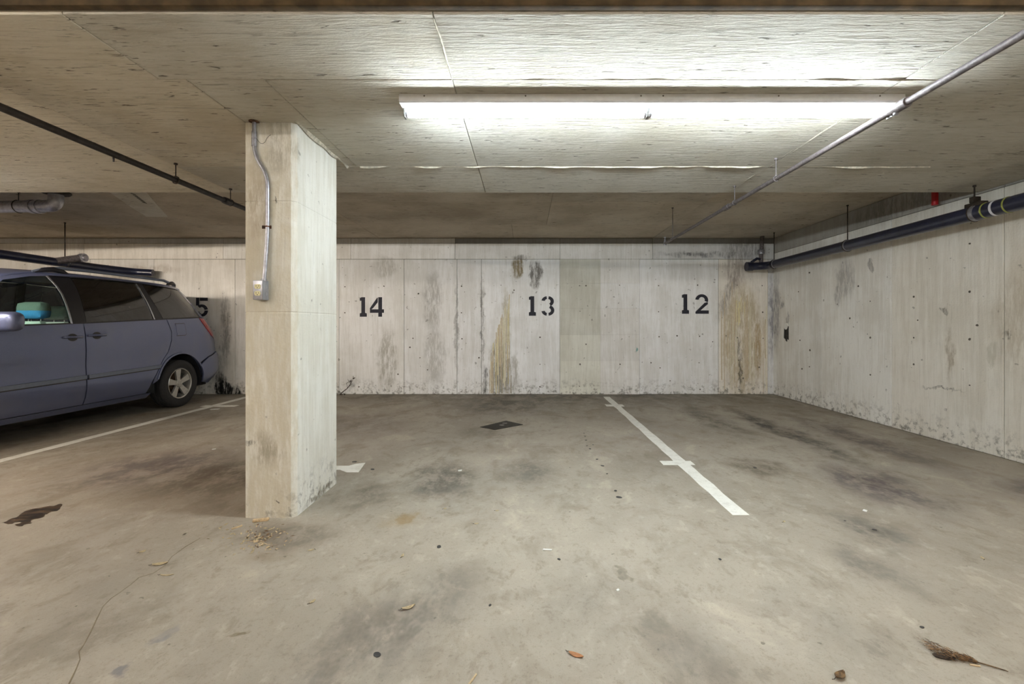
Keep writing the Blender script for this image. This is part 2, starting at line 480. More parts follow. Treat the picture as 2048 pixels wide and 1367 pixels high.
def tube(bm, pts, r, seg=12, cap=True, mi=0):
    pts = [Vector(p) for p in pts]
    n = len(pts)
    rr = r if isinstance(r, (list, tuple)) else [r] * n
    t0 = (pts[1] - pts[0]).normalized()
    up = Vector((0, 0, 1)) if abs(t0.z) < 0.9 else Vector((1, 0, 0))
    nx = t0.cross(up).normalized()
    rings = []
    for i in range(n):
        t = (pts[min(i + 1, n - 1)] - pts[max(i - 1, 0)]).normalized()
        nx = (nx - t * nx.dot(t)).normalized()
        ny = t.cross(nx)
        rings.append([bm.verts.new(pts[i] + (nx * math.cos(2 * math.pi * k / seg) + ny * math.sin(2 * math.pi * k / seg)) * rr[i])
                      for k in range(seg)])
    for i in range(n - 1):
        for k in range(seg):
            f = bm.faces.new((rings[i][k], rings[i][(k + 1) % seg], rings[i + 1][(k + 1) % seg], rings[i + 1][k]))
            f.material_index = mi
    if cap:
        for rg in (rings[0], rings[-1]):
            f = bm.faces.new(rg)
            f.material_index = mi
    return bm

def tubeo(name, pts, r, mat, parent=None, seg=12):
    return mesh_obj(name, tube(bmesh.new(), pts, r, seg), mat, parent, 40)

def lathe(bm, prof, seg=32, axis='X', c=(0, 0, 0), closed=False, mi=0):
    """profile of (axial, radius)"""
    rings = []
    for a_, r in prof:
        ring = []
        for k in range(seg):
            th = 2 * math.pi * k / seg
            x, y = r * math.cos(th), r * math.sin(th)
            p = {'X': (a_, x, y), 'Y': (x, a_, y), 'Z': (x, y, a_)}[axis]
            ring.append(bm.verts.new(Vector(p) + Vector(c)))
        rings.append(ring)
    m = len(rings)
    for i in range(m if closed else m - 1):
        for k in range(seg):
            f = bm.faces.new((rings[i][k], rings[i][(k + 1) % seg], rings[(i + 1) % m][(k + 1) % seg], rings[(i + 1) % m][k]))
            f.material_index = mi
    if not closed:
        for rg in (rings[0], rings[-1]):
            f = bm.faces.new(rg)
            f.material_index = mi
    return bm

def torus(bm, c, R, r, axis='Y', seg=20, s2=8, a0=0.0, a1=2 * math.pi):
    pts = []
    for k in range(seg + 1):
        th = a0 + (a1 - a0) * k / seg
        x, y = R * math.cos(th), R * math.sin(th)
        pts.append(Vector(c) + Vector({'Y': (x, 0, y), 'X': (0, x, y), 'Z': (x, y, 0)}[axis]))
    return tube(bm, pts, r, s2)

def prism(bm, poly, z0, z1, to, mi=0):
    """polygon in 2d, extruded between z0 and z1, mapped by to(a, b, h)"""
    lo = [bm.verts.new(to(a, b, z0)) for a, b in poly]
    hi = [bm.verts.new(to(a, b, z1)) for a, b in poly]
    n = len(poly)
    fs = [bm.faces.new(lo), bm.faces.new(list(reversed(hi)))]
    for k in range(n):
        fs.append(bm.faces.new((lo[k], lo[(k + 1) % n], hi[(k + 1) % n], hi[k])))
    for f in fs:
        f.material_index = mi
    return bm

# ------------------------------------------------------------------ floor
bm = bmesh.new()
box(bm, (XL, YF, -0.2), (XR + 0.2, YB + 0.2, 0.0))
floor = tag(mesh_obj('floor', bm, M_FLOOR), 'stained beige concrete garage floor', kind='structure')

def floor_strip(name, poly, label=None, mat=None, h=0.0015):
    bm = bmesh.new()
    prism(bm, poly, -0.002, h, lambda a, b, z: Vector((a, b, z)))
    return tag(mesh_obj(name, bm, mat or M_LINE, floor), label)

def rough_line(x0, x1, y0, y1, n=26, j=0.006):
    L = [(x0 + random.uniform(-j, j), y0 + (y1 - y0) * k / n) for k in range(n + 1)]
    R = [(x1 + random.uniform(-j, j), y0 + (y1 - y0) * k / n) for k in range(n, -1, -1)]
    return R + L
floor_strip('parking_line', rough_line(1.305, 1.405, 2.79, 7.4), 'worn white stripe between the stalls numbered 13 and 12')
floor_strip('parking_tick', [(1.18, 3.79), (1.45, 3.79), (1.45, 3.90), (1.18, 3.90)], 'short white cross tick on the stripe, further from the back wall', h=0.0024)
floor_strip('parking_tick', [(1.20, 6.53), (1.46, 6.53), (1.46, 6.68), (1.20, 6.68)], 'short white cross tick on the stripe, beside the back wall', h=0.0024)
floor_strip('parking_line', rough_line(-4.66, -4.55, 2.7, 7.4), 'white stripe beside the parked van')
floor_strip('parking_tick', [tuple(fp(x, y).xy) for x, y in ((640, 931), (698, 931), (712, 927), (731, 925), (717, 944), (693, 944), (680, 939), (640, 939))], 'white paint tick beside the column foot')
floor_strip('parking_tick', [(-4.75, 6.5), (-4.25, 6.5), (-4.25, 6.62), (-4.75, 6.62)], h=0.0024)

# oily patch, crack, gum spots
pts = [(4, 1045), (30, 1034), (52, 1022), (74, 1016), (100, 1012), (124, 1008), (120, 1018), (98, 1025), (84, 1033), (64, 1041), (58, 1047), (40, 1052), (28, 1049), (46, 1043), (16, 1047)]
fine_ = []
for (x0, y0), (x1, y1) in zip(pts, pts[1:] + pts[:1]):
    for k in range(4):
        t = k / 4
        fine_.append((x0 + (x1 - x0) * t + random.uniform(-2.2, 2.2), y0 + (y1 - y0) * t + random.uniform(-1.3, 1.3)))
poly = [tuple(fp(x, y).xy) for x, y in fine_]
floor_strip('oil_patch', poly, 'dark wet oil patch with rusty edge', M_OIL, 0.001)
cp = [(138, 1367), (152, 1338), (160, 1318), (158, 1302), (168, 1288), (182, 1262), (194, 1236), (206, 1212), (222, 1196), (240, 1184), (262, 1168), (278, 1154), (306, 1146), (330, 1130), (344, 1112), (372, 1092), (400, 1076)]
L, R = [], []
for i, (x, y) in enumerate(cp):
    w_ = random.uniform(0.5, 1.8) * (1.0 - 0.5 * i / len(cp))
    L.append(tuple(fp(x - w_, y).xy)); R.append(tuple(fp(x + w_, y).xy))
floor_strip('floor_crack', R + L[::-1], 'thin jagged crack in the concrete', M_CRACK, 0.0008)
def gum(x, y, r):
    c = fp(x, y)
    bm = bmesh.new()
    n = 14
    ph = random.random() * 6
    rs = [r * (1 + 0.18 * math.sin(2 * 6.283 * k / n + ph) + random.uniform(-.06, .06)) for k in range(n)]
    prism(bm, [(c.x + rs[k] * math.cos(6.2832 * k / n), c.y + rs[k] * math.sin(6.2832 * k / n)) for k in range(n)], -0.001, 0.0025,
          lambda a, b, z: Vector((a, b, z)))
    return mesh_obj('gum_spot', bm, M_GUM, floor)
for x, y, r in ((754, 1309, .013), (878, 1093, .013), (1238, 994, .018), (1231, 981, .012), (1194, 918, .012), (1205, 931, .014), (1214, 947, .008),
                (1180, 897, .012), (1174, 891, .01), (1172, 880, .01), (1170, 872, .01), (709, 923, .018), (745, 938, .016), (1510, 935, .014), (1749, 1059, .010),
                (1118, 1118, .008), (1690, 1041, .006), (1440, 1118, .008), (1844, 1254, .007), (980, 1210, .006), (1186, 889, .008), (1168, 866, .008)):
    gum(x, y, r)

# ------------------------------------------------------------------ walls
wall_back = tag(boxo('wall_back', (XL, YB + 0.012, 0), (XR + 0.2, YB + 0.22, ZC), M_JOINT), 'cast concrete back wall with stencilled stall numbers', kind='structure')
wall_right = tag(boxo('wall_right', (XR + 0.012, YF, 0), (XR + 0.22, YB + 0.012, ZC), M_JOINT), 'long cast concrete side wall behind the black drain pipe', kind='structure')
wall_left = tag(boxo('wall_left', (XL - 0.2, YF, 0), (XL, YB + 0.2, ZC), M_WALL), kind='structure')
wall_front = tag(boxo('wall_front', (XL - 0.2, YF - 0.2, 0), (XR + 0.2, YF, ZC), M_WALL), kind='structure')

def panel(parent, mat, lo, hi, tint, axis, gap=0.003, bev=0.004, name='concrete_panel'):
    """one formwork panel; axis is the thin direction whose face looks into the garage"""
    bm = bmesh.new()
    lo, hi = list(lo), list(hi)
    for i in range(3):
        if i != axis:
            lo[i] += gap; hi[i] -= gap
    box(bm, lo, hi)
    es = [e for e in bm.edges]
    bmesh.ops.bevel(bm, geom=es, offset=bev, segments=1, affect='EDGES')
    o = mesh_obj(name, bm, mat, parent)
    o.color = tuple(tint) + (1,)
    return o
def tone(v, warm=0.0):
    return (v * (1 + warm), v, v * (1 - 1.6 * warm))

ZJ = CAM_H + (VY - 518) * S        # horizontal joint under the top band
xs = [XL, -9.2, -7.5, -6.4, -5.0, (492 - VX) * S, (678 - VX) * S, (808 - VX) * S, (914 - VX) * S, (963 - VX) * S, (1120 - VX) * S, (1279 - VX) * S,
      (1437 - VX) * S, (1536 - VX) * S, XR + 0.012]
tn = [tone(.9, .03), tone(.92, .03), tone(.95, .03), tone(.97, .04), tone(.96, .03), tone(.94, .02), tone(1.0, .008), tone(.98, .0), tone(.98, -.005), tone(1.03, -.01),
      tone(.93, .02), tone(1.03, -.005), tone(.95, .05), tone(.88, -.01)]
for i in range(len(xs) - 1):
    dy = random.uniform(-0.003, 0.003)
    if i == 10:   # this panel was cast against small form boards that left rectangles of different tone
        zr = [0] + [CAM_H + (VY - q) * S for q in (772, 721, 669, 616, 566)] + [ZJ]
        xm = (1201 - VX) * S
        for k, (ta, tb) in enumerate((((.98, .02), (1.0, .01)), ((.93, .03), (1.0, .01)), ((.86, .03), (.93, .01)), ((.76, .045), (.92, .01)), ((.76, .045), (.96, 0)), ((.76, .05), (.95, .01)))):
            panel(wall_back, M_BACK, (xs[i], YB + dy, zr[k]), (xm, YB + 0.02, zr[k + 1]), (ta[0] * 1.0, ta[0] * 1.0, ta[0] * .91), 1, 0.0006, 0.001)
            panel(wall_back, M_BACK, (xm, YB + dy - .001, zr[k]), (xs[i + 1], YB + 0.02, zr[k + 1]), tone(*tb), 1, 0.0006, 0.001)
        continue
    panel(wall_back, M_BACK, (xs[i], YB + dy, 0), (xs[i + 1], YB + 0.02, ZJ), tn[i], 1)
xs2 = [XL, -7.6, -5.2, -3.0, (910 - VX) * S, (1120 - VX) * S, 2.2, XR + 0.012]
tt = [tone(.95, .04), tone(1.0, .05), tone(1.0, .03), tone(1.05, .01), tone(.93, .01), tone(.95, .01), tone(.85, 0)]
for i in range(len(xs2) - 1):
    dy = random.uniform(-0.003, 0.003)
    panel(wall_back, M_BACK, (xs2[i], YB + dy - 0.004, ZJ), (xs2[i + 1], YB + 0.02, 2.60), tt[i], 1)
    panel(wall_back, M_BACK, (xs2[i], YB + dy + 0.003, 2.60), (xs2[i + 1], YB + 0.02, ZC), tone(.34 if i > 3 else .8, .0), 1)  # right-hand top strips toned dark: the beam's shadow in their tint
yr = [YF, -4.6, -2.2, 0.2, 2.2, FOC * XR / (2008 - VX), FOC * XR / (1783 - VX), FOC * XR / (1643 - VX), YB + 0.012]
tr = [tone(.96, .03)] * 4 + [tone(.94, .03), tone(.97, .022), tone(1.04, -.003), tone(1.0, -.005)]
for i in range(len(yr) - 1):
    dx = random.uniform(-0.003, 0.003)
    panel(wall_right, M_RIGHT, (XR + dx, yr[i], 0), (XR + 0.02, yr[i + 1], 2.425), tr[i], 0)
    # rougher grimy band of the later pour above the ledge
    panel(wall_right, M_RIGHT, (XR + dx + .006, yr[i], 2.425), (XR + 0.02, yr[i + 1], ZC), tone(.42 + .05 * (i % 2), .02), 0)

# form tie holes (a few pixels each)
bm = bmesh.new()
def dot_back(x, y, r):
    p = bw(x, y)
    n = 8
    prism(bm, [(p.x + r * math.cos(6.2832 * k / n) * random.uniform(.8, 1.2), p.z + r * math.sin(6.2832 * k / n) * random.uniform(.8, 1.2)) for k in range(n)],
          YB - 0.0075, YB + 0.004, lambda a, b, h: Vector((a, h, b)))
for x, y in ((690, 573), (768, 572), (837, 587), (923, 572), (1002, 570), (1028, 580), (690, 625), (923, 625), (924, 677), (826, 676), (1159, 571), (1172, 571), (1239, 570),
             (1317, 571), (1395, 570), (1474, 570), (1524, 571), (1160, 622), (1239, 622), (1317, 623), (1525, 624), (1318, 673), (1399, 672), (1354, 671), (1474, 675), (1526, 676), (1172, 688),
             (1302, 725), (1398, 725), (1240, 728), (1160, 728), (1320, 735), (1477, 720), (1518, 734), (1080, 728), (1080, 773), (1159, 772), (1400, 778), (1340, 761), (855, 739), (840, 715), (820, 694),
             (718, 773), (958, 715), (1478, 778), (1486, 756), (1425, 683), (1080, 674), (796, 748), (1452, 671)):
    dot_back(x, y, random.uniform(.007, .015))
tag(mesh_obj('tie_hole_marks', bm, M_TIE, wall_back), kind='stuff')
bm = bmesh.new()
for x, y in ((1741, 602), (1741, 675), (1741, 749), (1828, 593), (1828, 675), (1828, 728), (1940, 583), (1940, 678), (1940, 770), (1700, 636), (1619, 733), (1604, 737), (1940, 487), (1717, 572), (1597, 583),
             (1619, 545), (1675, 608), (1955, 650), (1836, 640), (1620, 700), (1600, 680)):
    p = rw(x, y)
    n = 8
    r = random.uniform(.007, .014)
    prism(bm, [(p.y + r * math.cos(6.2832 * k / n) * random.uniform(.8, 1.2), p.z + r * math.sin(6.2832 * k / n) * random.uniform(.8, 1.2)) for k in range(n)],
          XR - 0.005, XR + 0.004, lambda a, b, h: Vector((h, a, b)))
tag(mesh_obj('tie_hole_marks', bm, M_TIE, wall_right), kind='stuff')

# stencilled numbers: polygons on a unit-high glyph
def arc(cx, cy, rx, ry, t, a0, a1, n=10):
    o_ = [(cx + rx * math.cos(math.radians(a0 + (a1 - a0) * k / n)), cy + ry * math.sin(math.radians(a0 + (a1 - a0) * k / n))) for k in range(n + 1)]
    i_ = [(cx + (rx - t) * math.cos(math.radians(a0 + (a1 - a0) * k / n)), cy + (ry - t * .85) * math.sin(math.radians(a0 + (a1 - a0) * k / n))) for k in range(n, -1, -1)]
    return o_ + i_
GLYPH = {
    '1': [[(.02, 0), (.38, 0), (.38, .17), (.29, .20), (.29, 1), (.12, 1), (.02, .96), (.02, .82), (.10, .82), (.10, .20), (.02, .17)]],
    '2': [arc(.34, .70, .33, .30, .17, 175, -20), [(.64, .60), (.66, .50), (.28, .17), (.02, 0), (.02, .10), (.49, .56)], [(.04, 0), (.70, 0), (.70, .17), (.16, .17)]],
    '3': [arc(.32, .735, .30, .265, .17, 170, 97), arc(.36, .735, .30, .265, .17, 83, -62), arc(.36, .275, .32, .275, .17, 68, -83), arc(.32, .275, .30, .275, .17, 190, 263)],
    '4': [[(.0, .33), (.0, .44), (.36, .96), (.40, .98), (.40, .74), (.16, .44)], [(.0, .20), (.72, .20), (.72, .38), (.0, .38)], [(.43, 0), (.62, 0), (.62, 1), (.43, 1)]],
    '5': [[(.04, .58), (.20, .58), (.20, 1), (.04, 1)], [(.24, .83), (.66, .83), (.66, 1), (.24, 1)],
          arc(.34, .31, .33, .33, .17, 130, 10), arc(.34, .31, .33, .33, .17, 0, -95), arc(.32, .31, .31, .31, .17, 200, 262)],
}
def number(txt, px, py0, py1, adv, label):
    """px: left pixel of first glyph, py0..py1: top and bottom pixel, adv: pixel starts of the glyphs"""
    bm = bmesh.new()
    b = bw(px, py1)
    hgt = (py1 - py0) * S
    for g, a in zip(txt, adv):
        for k, pl in enumerate(GLYPH[g]):
            ox = b.x + (a - px) * S
            e = 0.0002 * k
            prism(bm, [(ox + u * hgt, b.z + v * hgt) for u, v in pl], YB - 0.0055 - e, YB + 0.004, lambda p, q, h: Vector((p, h, q)))
    return tag(mesh_obj('stall_number', bm, M_BLACKPAINT, wall_back), label)
number('14', 719, 594, 633, (719, 740), 'black stencilled stall number 14')
number('13', 1057, 592, 631, (1057, 1082), 'black stencilled stall number 13')
number('12', 1363, 588, 627, (1363, 1390), 'dark stencilled stall number 12')
number('15', 364, 595, 632, (364, 391), 'black stencilled stall number 15, half hidden by the van')

# mineral streaks run down from the two leaks: many thin drips, each lot one object
def streaks(name, spec, label):
    bm = bmesh.new()
    for (x, y0, y1, w, mi) in spec:
        a_, b_ = bw(x, y0), bw(x, y1)
        n = 5
        hw = w * S / 2
        Lp = [(a_.x + random.uniform(-.004, .004) - hw * (0.35 + 0.65 * math.sin(math.pi * min(1, (k + .4) / n))), a_.z + (b_.z - a_.z) * k / n) for k in range(n + 1)]
        Rp = [(p_[0] + 2 * hw * random.uniform(.6, 1), p_[1]) for p_ in Lp]
        prism(bm, Lp + Rp[::-1], YB - 0.0052 - random.uniform(0, .003), YB + 0.004, lambda p, q, h: Vector((p, h, q)), mi)
    return tag(mesh_obj(name, bm, [M_STREAK_Y, M_STREAK_C, M_STREAK_D, M_STREAK_O], wall_back), label, kind='stuff')
sp = []
for k in range(34):
    t = random.random()
    x = 979 + 40 * t
    top = 725 - 135 * t ** 0.8 + random.uniform(-8, 22)
    sp.append((x, top, min(786, top + random.uniform(60, 180)), random.uniform(1.0, 2.6), random.choice([0, 0, 1, 1, 3, 3])))
for k in range(16):
    x = random.uniform(968, 1024)
    top = random.uniform(715, 760)
    sp.append((x, top, 786, random.uniform(.8, 1.8), 2))
streaks('mineral_streaks', sp, 'yellow mineral streaks run down beside number 13')
sp = []
for k in range(16):
    x = random.uniform(1467, 1490)
    top = 585 + abs(x - 1483) * 1.4 + random.uniform(-4, 14)
    sp.append((x, top, top + random.uniform(18, 48), random.uniform(1, 2.2), random.choice([0, 0, 1, 3])))
for k in range(26):
    x = random.uniform(1442, 1533)
    top = random.uniform(560, 690)
    sp.append((x, top, random.uniform(710, 785), random.uniform(.8, 2.4), random.choice([1, 1, 3, 3, 3])))
streaks('mineral_streaks', sp, 'yellow and rusty mineral streaks in the corner panel')

# small white tape blob with black drips on the side wall
bm = bmesh.new()
def on_right(a, b, h):
    return Vector((XR + h, a, b))
c = rw(1573, 652)
prism(bm, [(c.y + .05 * math.cos(.4488 * k), c.z + .055 * math.sin(.4488 * k)) for k in range(14)], -0.014, 0.004, on_right, 0)
for dy, l in ((-.045, .20), (-.005, .23), (.04, .19)):
    prism(bm, [(c.y + dy - .012, c.z), (c.y + dy + .012, c.z), (c.y + dy + .02, c.z - l), (c.y + dy - .012, c.z - l - .02)], -0.009, 0.004, on_right, 1)
tag(mesh_obj('paint_splat', bm, [M_PAPER, M_GUM], wall_right), 'white filler blob with black paint drips')

# ------------------------------------------------------------------ ceiling slab and wide beam
ceiling = tag(boxo('ceiling', (XL - 0.2, YF - 0.2, ZC + 0.012), (XR + 0.22, YB + 0.22, ZC + 0.25), M_JOINT), 'raised concrete slab ceiling beyond the beam', kind='structure')
ysl = [YF, -4.6, -2.2, 0.2, BY0 - .02]
xsl = [XL, -7.69, -5.25, -2.81, -0.37, 2.07, XR + 0.02]
def slab_row(y0, y1, xb):
    for i in range(len(xb) - 1):
        panel(ceiling, M_SLAB, (xb[i], y0, ZC + random.uniform(-.002, .002)), (xb[i + 1], y1, ZC + 0.02), tone(random.uniform(.93, 1.05), random.uniform(-.01, .03)), 2, 0.0015, 0.002)
for j in range(len(ysl) - 1):
    slab_row(ysl[j], ysl[j + 1], xsl)
slab_row(BY1, 5.42, [XL, -7.3, -4.9, -2.5, 0.32, 2.2, XR + 0.02])
slab_row(5.42, 6.64, [XL, -7.3, -4.9, -2.5, 0.32, 2.2, XR + 0.02])
slab_row(6.64, YB + 0.012, [XL, -7.3, -4.9, -2.5, -0.2, 2.2, XR + 0.02])
bm = bmesh.new()
prism(bm, [(-4.62, 4.9), (-4.20, 4.9), (-4.93, 6.14), (-5.22, 6.14), (-5.02, 5.7)], ZC - 0.006, ZC + 0.004, lambda a, b, h: Vector((a, b, h)))
o = tag(mesh_obj('pale_patch', bm, M_SOFFIT, ceiling), 'paler patch on the slab')
o.color = (1.25, 1.25, 1.25, 1)  # paler tint than the slab panels around it
bm = bmesh.new()
for k in range(7):
    x, y = -4.46 - .03 * k, 5.05 + .06 * k
    prism(bm, [(x - .015, y), (x + .006, y - .02), (x + .012, y + .03), (x - .01, y + .07)], ZC - 0.008, ZC, lambda a, b, h: Vector((a, b, h)))
tag(mesh_obj('patch_crack', bm, M_TIE, ceiling), kind='stuff')

beam = tag(boxo('ceiling_beam', (XL, BY0, ZS + 0.012), (XR + 0.012, BY1, ZC + 0.012), M_SLAB), 'wide shallow concrete beam crossing above the column', kind='structure')
beam.color = (1, 1, 1, 1)
rows = [(BY0, 2.27, [XL, -6.7, -4.3, -1.865, -0.372, 1.93, XR + 0.012], [1.3, 1.3, 1.28, 1.18, 1.0, 1.02]),
        (2.27, 3.515, [XL, -7.6, -5.2, -2.75, -1.73, -1.33, -0.372, 1.93, XR + 0.012], [1.35, 1.35, 1.38, 1.22, 1.15, 1.08, .98, .98]),
        (3.515, BY1, [XL, -7.6, -5.2, -2.75, -0.372, 1.93, XR + 0.012], [1.4, 1.4, 1.4, 1.12, 1.0, 1.0])]
for y0, y1, xb, tv in rows:  # paler left panels; tints raised further to replace missing light
    for i in range(len(xb) - 1):
        wm = .03 if xb[i + 1] < -1.5 else 0.0
        panel(beam, M_SOFFIT, (xb[i], y0, ZS + random.uniform(-.002, .002)), (xb[i + 1], y1, ZS + 0.02), tone(tv[i], wm), 2, 0.0015, 0.0025)

def fin(pts, drop, label=None, w=0.006, n=60, name='mortar_fin'):
    """ragged ridge of concrete squeezed out along a form joint"""
    a_, b_ = Vector(pts[0]), Vector(pts[1])
    d = (b_ - a_)
    side = Vector((-d.y, d.x, 0)).normalized()
    bm = bmesh.new()
    prev = None
    for k in range(n + 1):
        p = a_ + d * (k / n)
        h = drop * max(0.15, noise.noise(p * 5.0) * 1.3 + 0.55)
        ww = w * (0.6 + 0.8 * abs(noise.noise(p * 9.0)))
        q = p + side * noise.noise(p * 7.0) * 0.008
        ring = [bm.verts.new(q + side * ww), bm.verts.new(q + Vector((0, 0, -h))), bm.verts.new(q - side * ww)]
        if prev:
            bm.faces.new((prev[0], ring[0], ring[1], prev[1]))
            bm.faces.new((prev[1], ring[1], ring[2], prev[2]))
            bm.faces.new((prev[2], ring[2], ring[0], prev[0]))
        else:
            bm.faces.new(ring)
        prev = ring
    bm.faces.new(prev)
    return tag(mesh_obj(name, bm, M_MORTAR, beam), label)
fin([(-1.3, 3.515, ZS + .002), (3.2, 3.515, ZS + .002)], 0.014, 'ragged mortar ridge along the beam joint beyond the lamp', 0.007, 110)
fin([(-0.9, 2.27, ZS + .002), (2.3, 2.27, ZS + .002)], 0.006, 'low mortar ridge along the beam joint before the lamp', 0.008, 90)
fin([(-0.372, 1.82, ZS + .002), (-0.372, 2.27, ZS + .002)], 0.010, None, 0.006, 30)
fin([(1.93, 2.75, ZS + .002), (1.90, 4.19, ZS + .002)], 0.006, None, 0.005, 50)
fin([(-1.412, 2.74, ZS + .002), (-1.405, 3.52, ZS + .002)], 0.026, 'mortar ridge beside the column head', 0.018, 40)

# edge strips added on the aisle-side beam face; its shade is in their colour
tag(boxo('shade_strip_1', (XL, BY0 - 0.035, ZS + 0.010), (XR, BY0 - 0.003, ZS + 0.036), M_EDGESHADE2, bev=0.003), 'brown strip along the beam edge, shade in its colour', kind='structure')
tag(boxo('shade_strip_2', (XL, BY0 - 0.025, ZS + 0.036), (XR, BY0 - 0.003, ZC - 0.01), M_EDGESHADE, bev=0.003), 'dark upper strip on the beam face, shade in its colour', kind='structure')

# ------------------------------------------------------------------ column
CX0, CX1, CY0, CY1 = -1.732, -1.420, 2.75, 3.362
bm = bmesh.new()
ch = 0.026
def colring(z, e=0.0):
    a0, a1, b0, b1 = CX0 + e, CX1 - e, CY0 + e, CY1 - e
    k = ch
    return [bm.verts.new((x, y, z)) for x, y in ((a0 + .008, b0), (a1 - k, b0), (a1, b0 + k), (a1, b1 - .012), (a1 - .012, b1), (a0 + .012, b1), (a0, b1 - .012), (a0, b0 + .008))]
zz = [0]
for zg in (1.27, 1.955):
    zz += [zg - .006, zg, zg + .006]
zz.append(ZS)
prev = None
for z in zz:
    r = colring(z, 0.0022 if z in (1.27, 1.955) else 0.0)
    if prev:
        for k in range(8):
            bm.faces.new((prev[k], prev[(k + 1) % 8], r[(k + 1) % 8], r[k]))
    else:
        bm.faces.new(r)
    prev = r
bm.faces.new(prev)
column = tag(mesh_obj('column', bm, M_COLUMN), 'pale rectangular concrete column carrying the outlet box', 'column', kind='structure')
column.color = (1, 1, 1, 1)

# ------------------------------------------------------------------ fluorescent fixtures
def fixture(x0, x1, yc, ztop, mat, label, group):
    root = empty('fluorescent_fixture', ((x0 + x1) / 2, yc, ztop), label, 'light fixture', group)
    L2 = (x1 - x0) / 2
    bm = bmesh.new()
    # folded sheet channel: flat sides, sloped lower reflector
    prof = [(-.092, 0), (-.092, -.036), (-.080, -.042), (.080, -.042), (.092, -.036), (.092, 0)]
    prism(bm, prof, -L2, L2, lambda a, b, h: Vector((h, a, b)))
    hs = mesh_obj('housing', bm, M_WHITEENAMEL, root)
    for xx in (-L2 * .9, -L2 * .5, -.06, .06, L2 * .5, L2 * .9):
        bm = bmesh.new()
        lathe(bm, [(-.0935, .004), (-.091, .005)], 8, 'Y', (xx, 0, -.010))
        mesh_obj('knockout_screw', bm, M_SOCKET, hs)
    zt = -.066
    spans = [(-L2 + .022, -.018), (.018, L2 - .022)]
    for a, b in spans:
        bm = bmesh.new()
        lathe(bm, [(a, .018), (b, .018)], 10, 'X', (0, 0, zt))
        mesh_obj('fluorescent_tube', bm, mat, root)
        for xx, s in ((a, -1), (b, 1)):
            bm = bmesh.new()
            lathe(bm, [(0, .0187), (s * .012, .0187)], 14, 'X', (xx - s * .004, 0, zt))
            mesh_obj('tube_cap', bm, M_GALV, root, 40)
            bm = bmesh.new()
            sx = xx + s * .008
            box(bm, (min(sx, sx + s * .010), -.02, zt - .022), (max(sx, sx + s * .010), .02, -.040), .003)
            mesh_obj('lamp_socket', bm, M_SOCKET, root, 40)
    return root
fixture(-0.683, 2.06, 2.502, ZS - .0005, M_TUBE, 'white twin-tube fluorescent strip under the beam beside the column', None)
fixture(-7.6, -4.9, 2.475, ZS - .0005, M_TUBEBAY, 'warm twin-tube fluorescent strip under the beam before the van', 'garage strip lights beyond the photograph')
for x0, yc, where in ((-9.6, -0.5, 'beside the far side wall'), (-5.0, -0.5, 'opposite the column'), (1.3, -0.5, 'beside the long side wall'),
                      (-7.0, -4.6, 'of the far row towards the van bays'), (-0.6, -4.6, 'of the far row towards the long wall')):
    fixture(x0, x0 + 2.7, yc, ZC - .003, M_TUBEFILL, 'added warm fluorescent fill strip on the aisle slab ' + where, 'garage strip lights beyond the photograph')  # unseen fill fixtures added behind the camera to brighten the stalls

# ------------------------------------------------------------------ pipes
def hanger(parent, c, R, ztop, axis='Y', mat=None, rod=0.004):
    """ring round the pipe and a rod up to the ceiling; axis is the pipe direction"""
    mat = mat or M_GALV
    bm = bmesh.new()
    torus(bm, c, R + .003, .0045, axis, 20, 6)
    h = mesh_obj('hanger_ring', bm, mat, parent, 50)
    bm = bmesh.new()
    tube(bm, [(c[0], c[1], c[2] + R + .002), (c[0], c[1], ztop)], rod, 8)
    mesh_obj('hanger_rod', bm, mat, h, 50)
    bm = bmesh.new()
    lathe(bm, [(-.012, .013), (0, .013)], 10, 'Z', (c[0], c[1], ztop))
    mesh_obj('ceiling_anchor', bm, mat, h)
    return h

# sprinkler branch passing under the lamp end
PX, PZ = 1.884, 2.29
sp_ = empty('sprinkler_pipe', (0, 0, 0), 'slim weathered grey sprinkler pipe passing under the lit lamp', 'pipe')
tubeo('pipe_run', [(PX, 0.3, PZ), (PX, 2.25, PZ), (PX, 4.15, PZ), (PX, 5.98, PZ)], .0165, M_STEELPIPE, sp_, 16)
for y, r, l in ((2.24, .024, .05), (4.16, .023, .05)):
    bm = bmesh.new()
    lathe(bm, [(y - l, .017), (y - l, r), (y - l + .012, r * 1.08), (y + l - .012, r * 1.08), (y + l, r), (y + l, .017)], 16, 'Y', (PX, 0, PZ))
    mesh_obj('pipe_coupling', bm, M_STEELPIPE, sp_, 40)
hanger(sp_, (PX, 3.34, PZ), .0165, ZS, mat=M_STEELPIPE)
hanger(sp_, (PX, 4.00, PZ), .0165, ZS, mat=M_STEELPIPE)
hanger(sp_, (PX, 5.68, PZ), .0165, ZC, mat=M_STEELPIPE)
hanger(sp_, (PX, 1.2, PZ), .0165, ZC, mat=M_STEELPIPE)
bm = bmesh.new()
lathe(bm, [(-.022, .022), (.0, .022), (.02, .017), (.035, .012), (.05, .010), (.06, .006), (.075, .006), (.078, .02), (.081, .02)], 12, 'Z', (PX, 5.99, PZ))
mesh_obj('sprinkler_head', bm, M_GALV, sp_, 40)
bm = bmesh.new()
lathe(bm, [(-.035, .006), (-.03, .012), (-.02, .012), (-.016, .02)], 12, 'Z', (PX, 2.26, PZ))
mesh_obj('drip_nipple', bm, M_GALV, sp_, 40)

